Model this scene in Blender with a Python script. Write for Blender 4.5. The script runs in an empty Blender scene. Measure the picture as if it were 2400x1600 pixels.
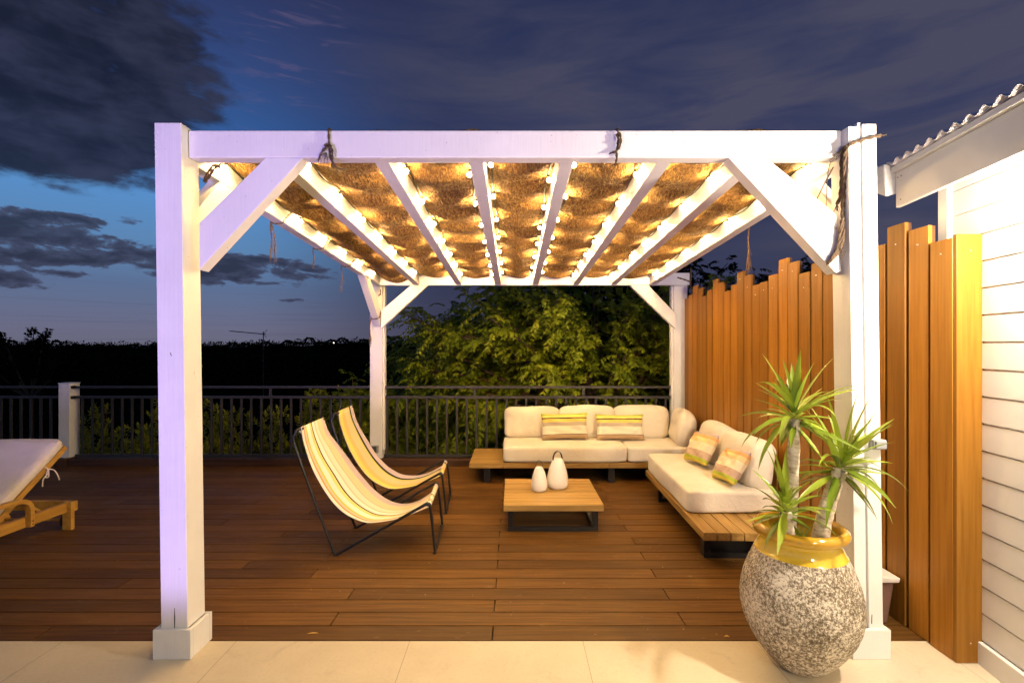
import bpy, math, random
import numpy as np
from mathutils import Vector, Matrix
random.seed(7)
rng = np.random.default_rng(11)
R = math.radians
scene = bpy.context.scene
col = scene.collection

# ------------------------------------------------------------------ camera
cam_d = bpy.data.cameras.new("camera")
cam = bpy.data.objects.new("camera", cam_d); col.objects.link(cam)
cam.location = (0, 0, 1.553); cam.rotation_euler = (R(90), 0, 0)
cam_d.sensor_width = 36; cam_d.lens = 36*1173.5/2400
cam_d.shift_x = -3/2400; cam_d.shift_y = 11/2400
cam_d.clip_start = 0.05; cam_d.clip_end = 120000
scene.camera = cam
# ------------------------------------------------------------------ view
scene.view_settings.view_transform = 'Standard'
scene.view_settings.look = 'None'
scene.view_settings.exposure = 0.0
scene.view_settings.gamma = 1.0
scene.view_settings.use_curve_mapping = False
scene.cycles.use_denoising = True
scene.cycles.max_bounces = 7
scene.cycles.diffuse_bounces = 4
scene.cycles.glossy_bounces = 3
scene.cycles.sample_clamp_indirect = 6
scene.cycles.use_light_tree = True

def lin(c):
    return tuple(((x/255)/12.92 if x/255 <= .04045 else ((x/255+.055)/1.055)**2.4) for x in c)

# ------------------------------------------------------------------ node helper
class NG:
    def __init__(s, tree):
        s.t = tree; s.n = tree.nodes; s.l = tree.links
    def node(s, typ, **kw):
        nd = s.n.new(typ)
        for k, v in kw.items(): setattr(nd, k, v)
        return nd
    def put(s, sock, v):
        if v is None: return
        if hasattr(v, 'is_output'): s.l.new(v, sock)
        elif isinstance(v, (tuple, list)):
            if sock.type == 'RGBA' and len(v) == 3: v = tuple(v)+(1,)
            sock.default_value = v
        else: sock.default_value = v
    def m(s, op, a, b=None, c=None, clamp=False):
        nd = s.node('ShaderNodeMath', operation=op, use_clamp=clamp)
        s.put(nd.inputs[0], a)
        if b is not None: s.put(nd.inputs[1], b)
        if c is not None: s.put(nd.inputs[2], c)
        return nd.outputs[0]
    def vm(s, op, a, b=None):
        nd = s.node('ShaderNodeVectorMath', operation=op)
        s.put(nd.inputs[0], a)
        if b is not None: s.put(nd.inputs[1], b)
        return nd.outputs['Value'] if op == 'DOT_PRODUCT' else nd.outputs[0]
    def rng(s, v, a, b, c=0., d=1., smooth=True):
        nd = s.node('ShaderNodeMapRange', interpolation_type='SMOOTHSTEP' if smooth else 'LINEAR')
        nd.clamp = True if not smooth else nd.clamp
        for i, x in enumerate((v, a, b, c, d)): s.put(nd.inputs[i], x)
        return nd.outputs[0]
    def mix(s, f, a, b, blend='MIX'):
        nd = s.node('ShaderNodeMix', data_type='RGBA', blend_type=blend)
        s.put(nd.inputs[0], f); s.put(nd.inputs[6], a); s.put(nd.inputs[7], b)
        return nd.outputs[2]
    def noise(s, vec, scale, detail=4, rough=.55, dist=0.):
        nd = s.node('ShaderNodeTexNoise')
        s.put(nd.inputs['Vector'], vec)
        nd.inputs['Scale'].default_value = scale; nd.inputs['Detail'].default_value = detail
        nd.inputs['Roughness'].default_value = rough; nd.inputs['Distortion'].default_value = dist
        return nd.outputs['Fac']
    def ramp(s, f, stops, interp='LINEAR'):
        nd = s.node('ShaderNodeValToRGB'); s.put(nd.inputs[0], f)
        cr = nd.color_ramp; cr.interpolation = interp
        while len(cr.elements) < len(stops): cr.elements.new(.5)
        for e, (p, c) in zip(cr.elements, stops):
            e.position = p; e.color = tuple(c)+(1,)
        return nd.outputs[0]
    def mapping(s, vec, scale=(1,1,1), loc=(0,0,0), rot=(0,0,0)):
        nd = s.node('ShaderNodeMapping'); s.put(nd.inputs[0], vec)
        nd.inputs['Scale'].default_value = scale; nd.inputs['Location'].default_value = loc
        nd.inputs['Rotation'].default_value = rot
        return nd.outputs[0]
    def comb(s, x, y, z):
        nd = s.node('ShaderNodeCombineXYZ')
        for i, v in enumerate((x, y, z)): s.put(nd.inputs[i], v)
        return nd.outputs[0]
    def obj(s): return s.node('ShaderNodeTexCoord').outputs['Object']

# ------------------------------------------------------------------ world: dusk sky with broken cloud
w = bpy.data.worlds.new("World"); scene.world = w; w.use_nodes = True
g = NG(w.node_tree); g.n.clear()
tc = g.node('ShaderNodeTexCoord')
sep = g.node('ShaderNodeSeparateXYZ'); g.l.new(tc.outputs['Generated'], sep.inputs[0])
dx, dy, dz = sep.outputs
def direc(u, v):
    d = Vector(((u-1203)/1173.5, 1, (811-v)/1173.5)); d.normalize(); return tuple(d)
el = g.m('ARCSINE', dz)                      # elevation
az = g.m('ARCTAN2', dx, dy)                  # 0 = forward, + right
# clear blue side (left) by elevation, radians
clear = g.ramp(g.m('DIVIDE', el, 1.0, clamp=True), [
    (0.0, lin((104,104,124))), (.03, lin((106,107,132))), (.10, lin((92,112,148))), (.17, lin((92,134,180))), (.24, lin((88,142,200))),
    (.30, lin((70,120,190))), (.36, lin((52,90,150))), (.46, lin((50,72,124))), (.60, lin((44,50,88))), (1.0, lin((30,32,58)))])
dark = g.ramp(g.m('DIVIDE', el, 1.0, clamp=True), [
    (0.0, lin((66,64,84))), (.12, lin((54,58,84))), (.25, lin((42,52,86))), (.36, lin((33,47,90))), (.5, lin((32,45,84))), (1.0, lin((30,36,68)))])
left = g.rng(az, -.52, -.12, 0., 1.)
base = g.mix(left, clear, dark)
# cloud coordinates: a flat layer seen in perspective
inv = g.m('DIVIDE', 1.0, g.m('ADD', g.m('MAXIMUM', dz, 0.0), .11))
cx_, cy_ = g.m('MULTIPLY', dx, inv), g.m('MULTIPLY', dy, inv)
pv = g.comb(cx_, cy_, 0.0)
sv = g.comb(az, g.m('MULTIPLY', el, 2.1), 0.0)
def blob(u, v, r0, r1, sx=1., sz=1.):
    d = Vector(direc(u, v)); a0 = math.atan2(d.x, d.y); e0 = math.asin(d.z)
    p = g.m('MULTIPLY', g.m('SUBTRACT', az, a0), 1/sx)
    q = g.m('MULTIPLY', g.m('SUBTRACT', el, e0), 1/sz)
    rr = g.m('SQRT', g.m('ADD', g.m('MULTIPLY', p, p), g.m('MULTIPLY', q, q)))
    return g.rng(rr, r1, r0, 0., 1.)
def add(*a):
    r = a[0]
    for b in a[1:]: r = g.m('ADD', r, b)
    return r
n1 = g.noise(g.mapping(sv, (3.2, 3.6, 1), (2.3, .7, 0)), 1.6, 6, .5, .15)
n3 = g.noise(g.mapping(sv, (10., 12.5, 1), (1.1, 4.7, 2)), 1.9, 7, .58, .3)
n2 = g.noise(g.mapping(sv, (7., 8., 1), (5.1, 1.7, 3)), 1.5, 8, .55, .15)
# high warm veil, centre and right
veil_n = g.noise(g.mapping(sv, (2.2, 5.5, 1), (.4, .2, 0), (0, 0, R(-24))), 1.4, 8, .6, .5)
veil_m = add(blob(1250,190, .0, 1., .62, .26), g.m('MULTIPLY', blob(1720,235,.0,1.,.14,.12), .7), g.m('MULTIPLY', blob(2330,200,.0,1.,.6,.6), 1.5), g.m('MULTIPLY', blob(1450,280,.0,1.,.30,.12), .5))
veil = g.m('MULTIPLY', veil_m, g.rng(veil_n, .25, .75, .25, 1.), clamp=True)
c = g.mix(g.m('MULTIPLY', veil, .8), base, lin((80,79,98)))
strk_n = g.noise(g.mapping(sv, (4., 16., 1), (1.4, 2.2, 0), (0, 0, R(-38))), 2.2, 9, .6, .8)
strk = g.m('MULTIPLY', g.rng(strk_n, .52, .78), add(blob(680,110,.0,1.,.16,.12), g.m('MULTIPLY', blob(560,300,0.,1.,.2,.12), .4)), clamp=True)
c = g.mix(g.m('MULTIPLY', strk, .7), c, lin((116,98,128)))
# big dark bank top left
env = g.m('ADD', blob(20,20,.35,1.,.40,.24), add(g.m('MULTIPLY', blob(60,215,.0,1.,.26,.10), .55), g.m('MULTIPLY', blob(200,350,.0,1.,.27,.10), .92), g.m('MULTIPLY', blob(10,330,.0,1.,.12,.08), .35)))
bn = add(g.m('MULTIPLY', g.m('SUBTRACT', n1, .5), 1.3), g.m('MULTIPLY', g.m('SUBTRACT', n3, .5), 1.0), g.m('MULTIPLY', g.m('SUBTRACT', n2, .5), 1.2))
bank_d = g.m('ADD', env, g.m('MULTIPLY', bn, g.m('MULTIPLY', env, 2.5, clamp=True)))
bank = g.rng(bank_d, .36, .86)
bank_c = g.mix(g.rng(n2, .3, .7), lin((26,30,47)), lin((50,54,76)))
c = g.mix(g.m('MULTIPLY', bank, .96), c, bank_c)
# low cumulus line
cenv = add(blob(300,605,.1,1.,.25,.052), blob(95,550,.1,1.,.13,.050), g.m('MULTIPLY', blob(20,640,.0,1.,.09,.045), 1.), blob(560,630,.1,1.,.19,.055), g.m('MULTIPLY', blob(215,515,.0,1.,.06,.022), .9), g.m('MULTIPLY', blob(335,523,.0,1.,.05,.016), 1.), blob(685,706,.0,1.,.04,.010), g.m('MULTIPLY', blob(700,640,.0,1.,.12,.03), .8), g.m('MULTIPLY', blob(40,500,.0,1.,.12,.02), .6))
cn = g.m('ADD', g.m('MULTIPLY', g.m('SUBTRACT', n3, .5), 3.2), g.m('MULTIPLY', g.m('SUBTRACT', n2, .5), 1.6))
cum_d = g.m('ADD', g.m('MINIMUM', cenv, 1.05), g.m('MULTIPLY', cn, g.m('MULTIPLY', cenv, 2.5, clamp=True)))
cum = g.rng(cum_d, .60, .92)
c = g.mix(g.m('MULTIPLY', cum, .93), c, g.mix(g.rng(cum_d, .6, 1.5), lin((70,76,102)), lin((42,45,64))))
# faint horizon streaks
hs_n = g.noise(g.mapping(sv, (2., 40., 1)), 2., 5, .5, .2)
hs = g.m('MULTIPLY', g.rng(hs_n, .5, .7), g.rng(el, .14, .02))
c = g.mix(g.m('MULTIPLY', hs, .3), c, lin((80,80,104)))
c = g.mix(g.rng(el, .002, -.02), c, (0.004, .005, .006))
bg = g.node('ShaderNodeBackground'); g.put(bg.inputs[0], c); bg.inputs[1].default_value = 1.0
wo = g.node('ShaderNodeOutputWorld'); g.l.new(bg.outputs[0], wo.inputs[0])

# ------------------------------------------------------------------ lamps outside the frame
def lamp(name, typ, loc, color, energy, radius, target=None, spot=None, blend=.5):
    d = bpy.data.lights.new(name, typ); d.color = color; d.energy = energy
    d.shadow_soft_size = radius
    o = bpy.data.objects.new(name, d); col.objects.link(o); o.location = loc
    if target is not None:
        o.rotation_euler = (Vector(target)-Vector(loc)).to_track_quat('-Z', 'Y').to_euler()
    if spot: d.spot_size = R(spot); d.spot_blend = blend
    return o
lamp("house_wall_light", 'POINT', (2.08, 1.76, 2.14), (1.0, .82, .64), 215, .05)
lamp("terrace_wall_lamp", 'POINT', (1.65, -1.0, 1.85), (1.0, .80, .52), 265, .10)
lamp("pool_light", 'SPOT', (-2.6, -4.0, -.95), (.54, .38, 1.0), 2250, .40, (-2.6, 2.5, 2.8), 72, 1.0)

# ------------------------------------------------------------------ materials
def new_mat(name):
    m = bpy.data.materials.new(name); m.use_nodes = True
    g = NG(m.node_tree); b = m.node_tree.nodes['Principled BSDF']
    return m, g, b
def bump(g, b, h, strength=.3, dist=.01):
    nd = g.node('ShaderNodeBump'); nd.inputs['Strength'].default_value = strength
    nd.inputs['Distance'].default_value = dist; g.put(nd.inputs['Height'], h)
    g.l.new(nd.outputs[0], b.inputs['Normal'])
def plain(name, colr, rough=.6, metal=0., var=.15, scale=8., bstr=.1, spec=.5):
    m, g, b = new_mat(name)
    n = g.noise(g.obj(), scale, 5, .6)
    c2 = tuple(x*(1-var) for x in colr)
    g.put(b.inputs['Base Color'], g.mix(g.rng(n, .3, .7), c2, colr))
    b.inputs['Roughness'].default_value = rough; b.inputs['Metallic'].default_value = metal
    b.inputs['Specular IOR Level'].default_value = spec
    if bstr: bump(g, b, g.noise(g.obj(), scale*8, 3), bstr, .004)
    return m
def wood(name, ca, cb, axis=0, grain=40., rough=.5, bstr=.25, rnd=.25, spec=.4, knots=False):
    m, g, b = new_mat(name)
    sc = [grain]*3; sc[axis] = grain*.045
    oi = g.node('ShaderNodeObjectInfo').outputs['Random']
    v = g.vm('ADD', g.obj(), g.comb(g.m('MULTIPLY', oi, 13.), g.m('MULTIPLY', oi, 7.), g.m('MULTIPLY', oi, 5.)))
    n = g.noise(g.mapping(v, tuple(sc)), 1., 6, .6, .15)
    n2 = g.noise(g.mapping(v, tuple(x*.18 for x in sc)), 1., 3, .5)
    f = g.m('ADD', g.m('MULTIPLY', n, .6), g.m('MULTIPLY', n2, .4))
    c = g.mix(g.rng(f, .36, .64), ca, cb)
    hv = g.node('ShaderNodeHueSaturation')
    g.put(hv.inputs['Color'], c); g.put(hv.inputs['Value'], g.m('ADD', 1-rnd/2, g.m('MULTIPLY', oi, rnd)))
    g.l.new(hv.outputs[0], b.inputs['Base Color'])
    b.inputs['Roughness'].default_value = rough; b.inputs['Specular IOR Level'].default_value = spec
    bump(g, b, n, bstr, .002)
    return m
M = {}
def paint_mat():
    m, g, b = new_mat('white_paint')
    n = g.noise(g.obj(), 2.2, 6, .6); n2 = g.noise(g.mapping(g.obj(), (60, 60, 3)), 1., 4, .6)
    c = g.mix(g.rng(n, .35, .7), (.74, .735, .72), (.81, .805, .79))
    spk = g.noise(g.obj(), 55., 2, .5)
    c = g.mix(g.rng(spk, .735, .76), c, (.42, .39, .35))
    g.put(b.inputs['Base Color'], c); b.inputs['Roughness'].default_value = .42
    bump(g, b, g.m('ADD', n2, g.m('MULTIPLY', n, .5)), .35, .004)
    return m
M['paint'] = paint_mat()
M['railing'] = plain('dark_grey_powder_coat', (.034, .032, .034), .5, .1, .1, 20, .05)
M['black'] = plain('black_steel', (.022, .022, .024), .38, .3, .2, 20, .05)
M['cable'] = plain('black_cable', (.012, .011, .010), .6)
M['rope'] = plain('jute_rope', (.24, .15, .075), .95, 0, .5, 90, .8)
M['ropedark'] = plain('weathered_jute_rope', (.13, .085, .05), .95, 0, .5, 90, .8)
M['bamboo'] = wood('bamboo_plank', (.25, .104, .010), (.345, .155, .020), 2, 50., .45, .12, .55, .25)
M['bamboo_shaded'] = wood('bamboo_shaded', (.05, .020, .005), (.085, .034, .008), 2, 50., .5, .15, .3)  # darkened bamboo for the rear layer: shade of the plank gaps put into colour
M['teak_x'] = wood('teak_lengthwise', (.27, .155, .038), (.44, .27, .08), 0, 34., .5, .2, .22)
M['teak_y'] = wood('teak_crosswise', (.27, .155, .038), (.44, .27, .08), 1, 34., .5, .2, .22)
M['kerb'] = wood('dark_stained_board', (.035, .017, .009), (.075, .034, .016), 0, 30., .5, .2, .2)
M['acacia'] = wood('oiled_acacia', (.42, .21, .035), (.60, .34, .07), 1, 30., .42, .1, .2)

def fabric(name, ca, cb, scale=260., bstr=.6):
    m, g, b = new_mat(name)
    o = g.obj()
    n = g.noise(o, 5., 4, .55); wv = g.noise(o, scale, 2, .6)
    c = g.mix(g.rng(n, .3, .7), ca, cb)
    c = g.mix(g.m('MULTIPLY', g.rng(wv, .4, .7), .14), c, tuple(x*.6 for x in ca))
    g.put(b.inputs['Base Color'], c); b.inputs['Roughness'].default_value = .95
    b.inputs['Specular IOR Level'].default_value = .15
    b.inputs['Sheen Weight'].default_value = .15
    h = g.m('ADD', g.m('MULTIPLY', wv, .12), g.m('ADD', g.m('MULTIPLY', g.noise(o, 9., 3, .6, .6), .8), g.m('MULTIPLY', g.noise(o, 26., 3, .5, .4), .2)))
    bump(g, b, h, bstr, .02)
    return m
M['cushion'] = fabric('cream_outdoor_fabric', (.77, .70, .58), (.83, .77, .66))
M['mattress'] = fabric('pale_beige_lounger_fabric', (.70, .62, .53), (.76, .68, .60))

def stripes(name, bands, axis='V'):
    """bands: list of (end fraction, colour) across the UV v axis"""
    m, g, b = new_mat(name)
    uv = g.node('ShaderNodeUVMap').outputs[0]
    s = g.node('ShaderNodeSeparateXYZ'); g.l.new(uv, s.inputs[0])
    x = s.outputs[1 if axis == 'V' else 0]
    pos, st = 0., []
    for e, c_ in bands:
        st.append((pos, lin(c_))); pos = e
    c = g.ramp(x, st, 'CONSTANT')
    wv = g.noise(g.obj(), 420., 2, .6)
    c = g.mix(g.m('MULTIPLY', g.rng(wv, .4, .7), .15), c, (.35, .3, .25))
    g.put(b.inputs['Base Color'], c); b.inputs['Roughness'].default_value = .9
    b.inputs['Specular IOR Level'].default_value = .2
    bump(g, b, g.m('ADD', g.m('MULTIPLY', wv, .3), g.noise(g.obj(), 14., 3)), .3, .008)
    return m
CR = (244,238,224)
M['sling_a'] = stripes('striped_canvas_cream', [(.07, CR), (.10, (232,140,70)), (.145, (214,200,176)), (.19, (196,200,84)), (.31, CR), (.39, (240,218,134)), (.42, (44,26,20)), (.52, CR), (.56, (206,200,178)), (.68, (234,224,202)), (.69, (120,108,90)), (.70, (230,208,164)), (.86, (228,206,166)), (.985, (196,180,186)), (1, (50,44,60))])
M['sling_b'] = stripes('striped_canvas_tan', [(.03, (60,50,52)), (.10, (214,206,160)), (.22, (240,216,110)), (.30, (236,196,120)), (.40, (240,192,126)), (.68, (224,202,156)), (.74, (206,202,110)), (.82, (30,24,30)), (1, (196,182,196))])
M['pillow_a'] = stripes('striped_pillow_yellow', [(.20, (186,160,126)), (.225, (60,60,56)), (.50, (238,228,208)), (.60, (190,176,158)), (.73, (238,214,110)), (.775, (46,30,22)), (.90, (238,226,120)), (1, (176,190,60))])
M['pillow_b'] = stripes('striped_pillow_mauve', [(.10, (222,206,80)), (.20, (178,192,60)), (.42, (196,168,146)), (.60, (238,222,186)), (.76, (236,206,146)), (.88, (232,172,108)), (1, (190,172,168))])

def deck_mat():
    m, g, b = new_mat('brown_composite_deck')
    at = g.node('ShaderNodeAttribute'); at.attribute_name = 'tone'
    t = at.outputs['Fac']; o = g.obj()
    v = g.vm('ADD', g.mapping(o, (1.6, 34, 34)), g.comb(g.m('MULTIPLY', t, 40.), g.m('MULTIPLY', t, 90.), 0.))
    n = g.noise(v, 1.3, 6, .62, .2)
    n2 = g.noise(o, 1.1, 5, .6)
    c = g.mix(g.rng(n, .3, .7), (.082, .036, .008), (.155, .072, .014))
    hv = g.node('ShaderNodeHueSaturation'); g.put(hv.inputs['Color'], c)
    g.put(hv.inputs['Value'], g.m('ADD', g.m('MULTIPLY', t, .5), g.m('ADD', .5, g.m('MULTIPLY', n2, .5))))
    c = hv.outputs[0]
    sc = g.noise(g.mapping(o, (5, 16, 1), (0, 0, 0), (0, 0, R(25))), 1.9, 7, .68, 1.)
    c = g.mix(g.m('MULTIPLY', g.rng(sc, .60, .74), .5), c, (.30, .20, .11))
    fl = g.noise(o, 26., 2, .5)
    c = g.mix(g.m('MULTIPLY', g.rng(fl, .745, .765), .7), c, (.38, .29, .2))
    g.put(b.inputs['Base Color'], c)
    g.put(b.inputs['Roughness'], g.rng(n2, .3, .7, .42, .62))
    b.inputs['Specular IOR Level'].default_value = .22
    bump(g, b, n, .3, .002)
    return m
M['deck'] = deck_mat()
def slab_mat():
    m, g, b = new_mat('beige_terrace_tile')
    o = g.obj(); n = g.noise(o, 1.8, 6, .6); n2 = g.noise(o, 60., 3, .6)
    c = g.mix(g.rng(n, .3, .7), (.58, .50, .36), (.65, .57, .42))
    c = g.mix(g.m('MULTIPLY', g.rng(n2, .5, .75), .22), c, (.36, .31, .24))
    c = g.mix(g.m('MULTIPLY', g.rng(g.noise(o, 5., 8, .72, .8), .54, .78), .5), c, (.33, .27, .19))
    s = g.node('ShaderNodeSeparateXYZ'); g.l.new(o, s.inputs[0])
    ju = g.m('ABSOLUTE', g.m('SUBTRACT', g.m('FRACT', g.m('DIVIDE', g.m('ADD', s.outputs[0], 9.13+.546), .913)), .5))
    # joints run away from the camera every 0.913 m
    jl = g.rng(ju, .4978, .4990, 0., 1.)
    c = g.mix(g.m('MULTIPLY', jl, .75), c, (.20, .15, .09))
    g.put(b.inputs['Base Color'], c); b.inputs['Roughness'].default_value = .5
    bump(g, b, g.m('SUBTRACT', g.m('MULTIPLY', n2, .3), g.m('MULTIPLY', jl, 2.)), .2, .002)
    return m
M['slab'] = slab_mat()
def mat_fibre():
    m, g, b = new_mat('coconut_fibre_mat')
    o = g.obj()
    n = g.noise(g.mapping(o, (70, 26, 26)), 1., 4, .75, .8)
    n2 = g.noise(g.mapping(o, (130, 50, 50), (3, 1, 0)), 1., 3, .7)
    n3 = g.noise(o, 4., 4, .6)
    f = g.m('ADD', g.m('MULTIPLY', n, .6), g.m('MULTIPLY', n2, .4))
    c = g.ramp(f, [(.37, (.030, .013, .004)), (.46, (.13, .068, .016)), (.54, (.30, .18, .05)), (.64, (.55, .38, .14))])
    c = g.mix(g.m('MULTIPLY', g.rng(n3, .3, .75), .45), c, (.14, .06, .022))
    g.put(b.inputs['Base Color'], c); b.inputs['Roughness'].default_value = .9
    b.inputs['Specular IOR Level'].default_value = .25
    bump(g, b, f, 1., .035)
    return m
M['mat'] = mat_fibre()
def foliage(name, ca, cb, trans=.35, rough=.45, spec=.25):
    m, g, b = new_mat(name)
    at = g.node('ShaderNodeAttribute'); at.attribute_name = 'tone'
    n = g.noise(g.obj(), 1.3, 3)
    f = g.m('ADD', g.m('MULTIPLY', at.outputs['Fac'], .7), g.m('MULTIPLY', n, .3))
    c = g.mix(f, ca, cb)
    g.put(b.inputs['Base Color'], c); b.inputs['Roughness'].default_value = rough; b.inputs['Specular IOR Level'].default_value = spec
    tr = g.node('ShaderNodeBsdfTranslucent'); g.put(tr.inputs[0], g.mix(.5, c, (.25, .30, .03)))
    ms = g.node('ShaderNodeMixShader'); ms.inputs[0].default_value = trans
    g.l.new(b.outputs[0], ms.inputs[1]); g.l.new(tr.outputs[0], ms.inputs[2])
    g.l.new(ms.outputs[0], g.n['Material Output'].inputs[0])
    return m
M['leaf'] = foliage('tree_leaf', (.09, .15, .006), (.36, .42, .020))
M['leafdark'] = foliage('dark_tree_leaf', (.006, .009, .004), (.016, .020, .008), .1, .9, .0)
M['shrub'] = foliage('shrub_leaf', (.12, .16, .010), (.42, .42, .03))
M['yucca'] = foliage('yucca_leaf', (.08, .16, .009), (.40, .48, .05), .25, .30, .5)
M['bark'] = plain('brown_bark', (.15, .09, .05), .9, 0, .5, 14, .8)
M['leaffallen'] = plain('fallen_yellow_leaf', (.75, .48, .08), .6)
def trunk_mat():
    m, g, b = new_mat('yucca_trunk_bark'); o = g.obj()
    n = g.noise(g.mapping(o, (16, 16, 62)), 1., 6, .7, .5)
    n2 = g.noise(o, 26., 5, .7)
    c = g.ramp(g.m('ADD', g.m('MULTIPLY', n, .55), g.m('MULTIPLY', n2, .45)), [(.36, (.16, .11, .06)), (.45, (.52, .43, .30)), (.58, (.78, .70, .56))])
    g.put(b.inputs['Base Color'], c); b.inputs['Roughness'].default_value = .85
    bump(g, b, n, .9, .012); return m
M['ytrunk'] = trunk_mat()
def pot_mat():
    m, g, b = new_mat('rough_speckled_stoneware'); o = g.obj()
    n = g.noise(o, 74., 4, .78); n2 = g.noise(o, 4., 4, .65); n3 = g.noise(o, 170., 2, .6)
    f = g.m('ADD', g.m('ADD', g.m('MULTIPLY', n, .62), g.m('MULTIPLY', n3, .26)), g.m('MULTIPLY', g.m('SUBTRACT', n2, .2), .34))
    c = g.ramp(f, [(.40, (.07, .052, .032)), (.49, (.18, .14, .088)), (.545, (.38, .32, .23)), (.60, (.76, .69, .56))])
    st = g.noise(g.mapping(o, (2.5, 2.5, 1.6), (4, 1, 0)), 1.7, 3, .5)
    c = g.mix(g.m('MULTIPLY', g.rng(st, .64, .74), .65), c, (.42, .30, .14))
    g.put(b.inputs['Base Color'], c); b.inputs['Roughness'].default_value = .85
    bump(g, b, g.m('ADD', n, g.m('MULTIPLY', n3, .5)), .8, .008); return m
M['pot'] = pot_mat()
def glaze_mat():
    m, g, b = new_mat('ochre_glaze'); o = g.obj()
    n = g.noise(o, 7., 5, .6, .5); s = g.node('ShaderNodeSeparateXYZ'); g.l.new(o, s.inputs[0])
    c = g.mix(g.rng(n, .3, .7), (.58, .38, .025), (.70, .50, .05))
    rim = g.m('MULTIPLY', g.rng(s.outputs[2], .62, .668), g.rng(n, .25, .6, .4, 1.))
    c = g.mix(g.m('MULTIPLY', rim, .75), c, (.42, .20, .014))
    g.put(b.inputs['Base Color'], c); b.inputs['Roughness'].default_value = .12
    b.inputs['Coat Weight'].default_value = .5
    bump(g, b, g.noise(o, 22., 3), .25, .006); return m
M['glaze'] = glaze_mat()
M['soil'] = plain('potting_soil', (.04, .025, .015), 1., 0, .5, 60, 1.)
M['siding'] = plain('white_lap_siding', (.78, .77, .74), .45, 0, .06, 3, .06)
M['roofmetal'] = plain('white_corrugated_metal', (.74, .72, .72), .4, .0, .15, 4, .1)
M['gutter'] = plain('grey_gutter_end', (.55, .55, .56), .5, 0, .35, 16, .2)
M['lantern'] = plain('matte_white_lamp_body', (.88, .85, .79), .4, 0, .03, 4, 0)
M['strap'] = plain('dark_leather_strap', (.035, .03, .026), .5)
M['rubber'] = plain('black_rubber', (.02, .02, .02), .7)
M['planterbrown'] = plain('brown_plastic', (.16, .09, .07), .45, 0, .2, 8, .1)
M['stone'] = plain('pale_sill_stone', (.62, .58, .55), .6)
M['outlet'] = plain('grey_outlet_plastic', (.30, .31, .32), .45)
M['outletdark'] = plain('dark_outlet_cover', (.05, .05, .055), .4)
M['nail'] = plain('steel_screw_head', (.75, .72, .65), .3, .8, .1)
M['crack'] = plain('dark_wood_crack', (.05, .03, .02), .9)
M['ground'] = plain('dark_garden_soil', (.02, .02, .012), 1., 0, .5, .4, 0, 0.)
M['hills'] = plain('wooded_hillside', (.006, .007, .004), 1., 0, .5, .08, 0, 0.)
def emis(name, colr, st):
    m, g, b = new_mat(name)
    b.inputs['Base Color'].default_value = (*colr, 1)
    b.inputs['Emission Color'].default_value = (*colr, 1); b.inputs['Emission Strength'].default_value = st
    return m
M['bulb'] = emis('lit_warm_bulb', (1., .64, .26), 980.)
M['farlight'] = emis('distant_lamp', (1., .9, .75), 9.)
def sea_mat():
    m, g, b = new_mat('sea_water'); b.inputs['Base Color'].default_value = (.02, .03, .05, 1)
    b.inputs['Roughness'].default_value = .35; return m
M['sea'] = sea_mat()

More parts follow.
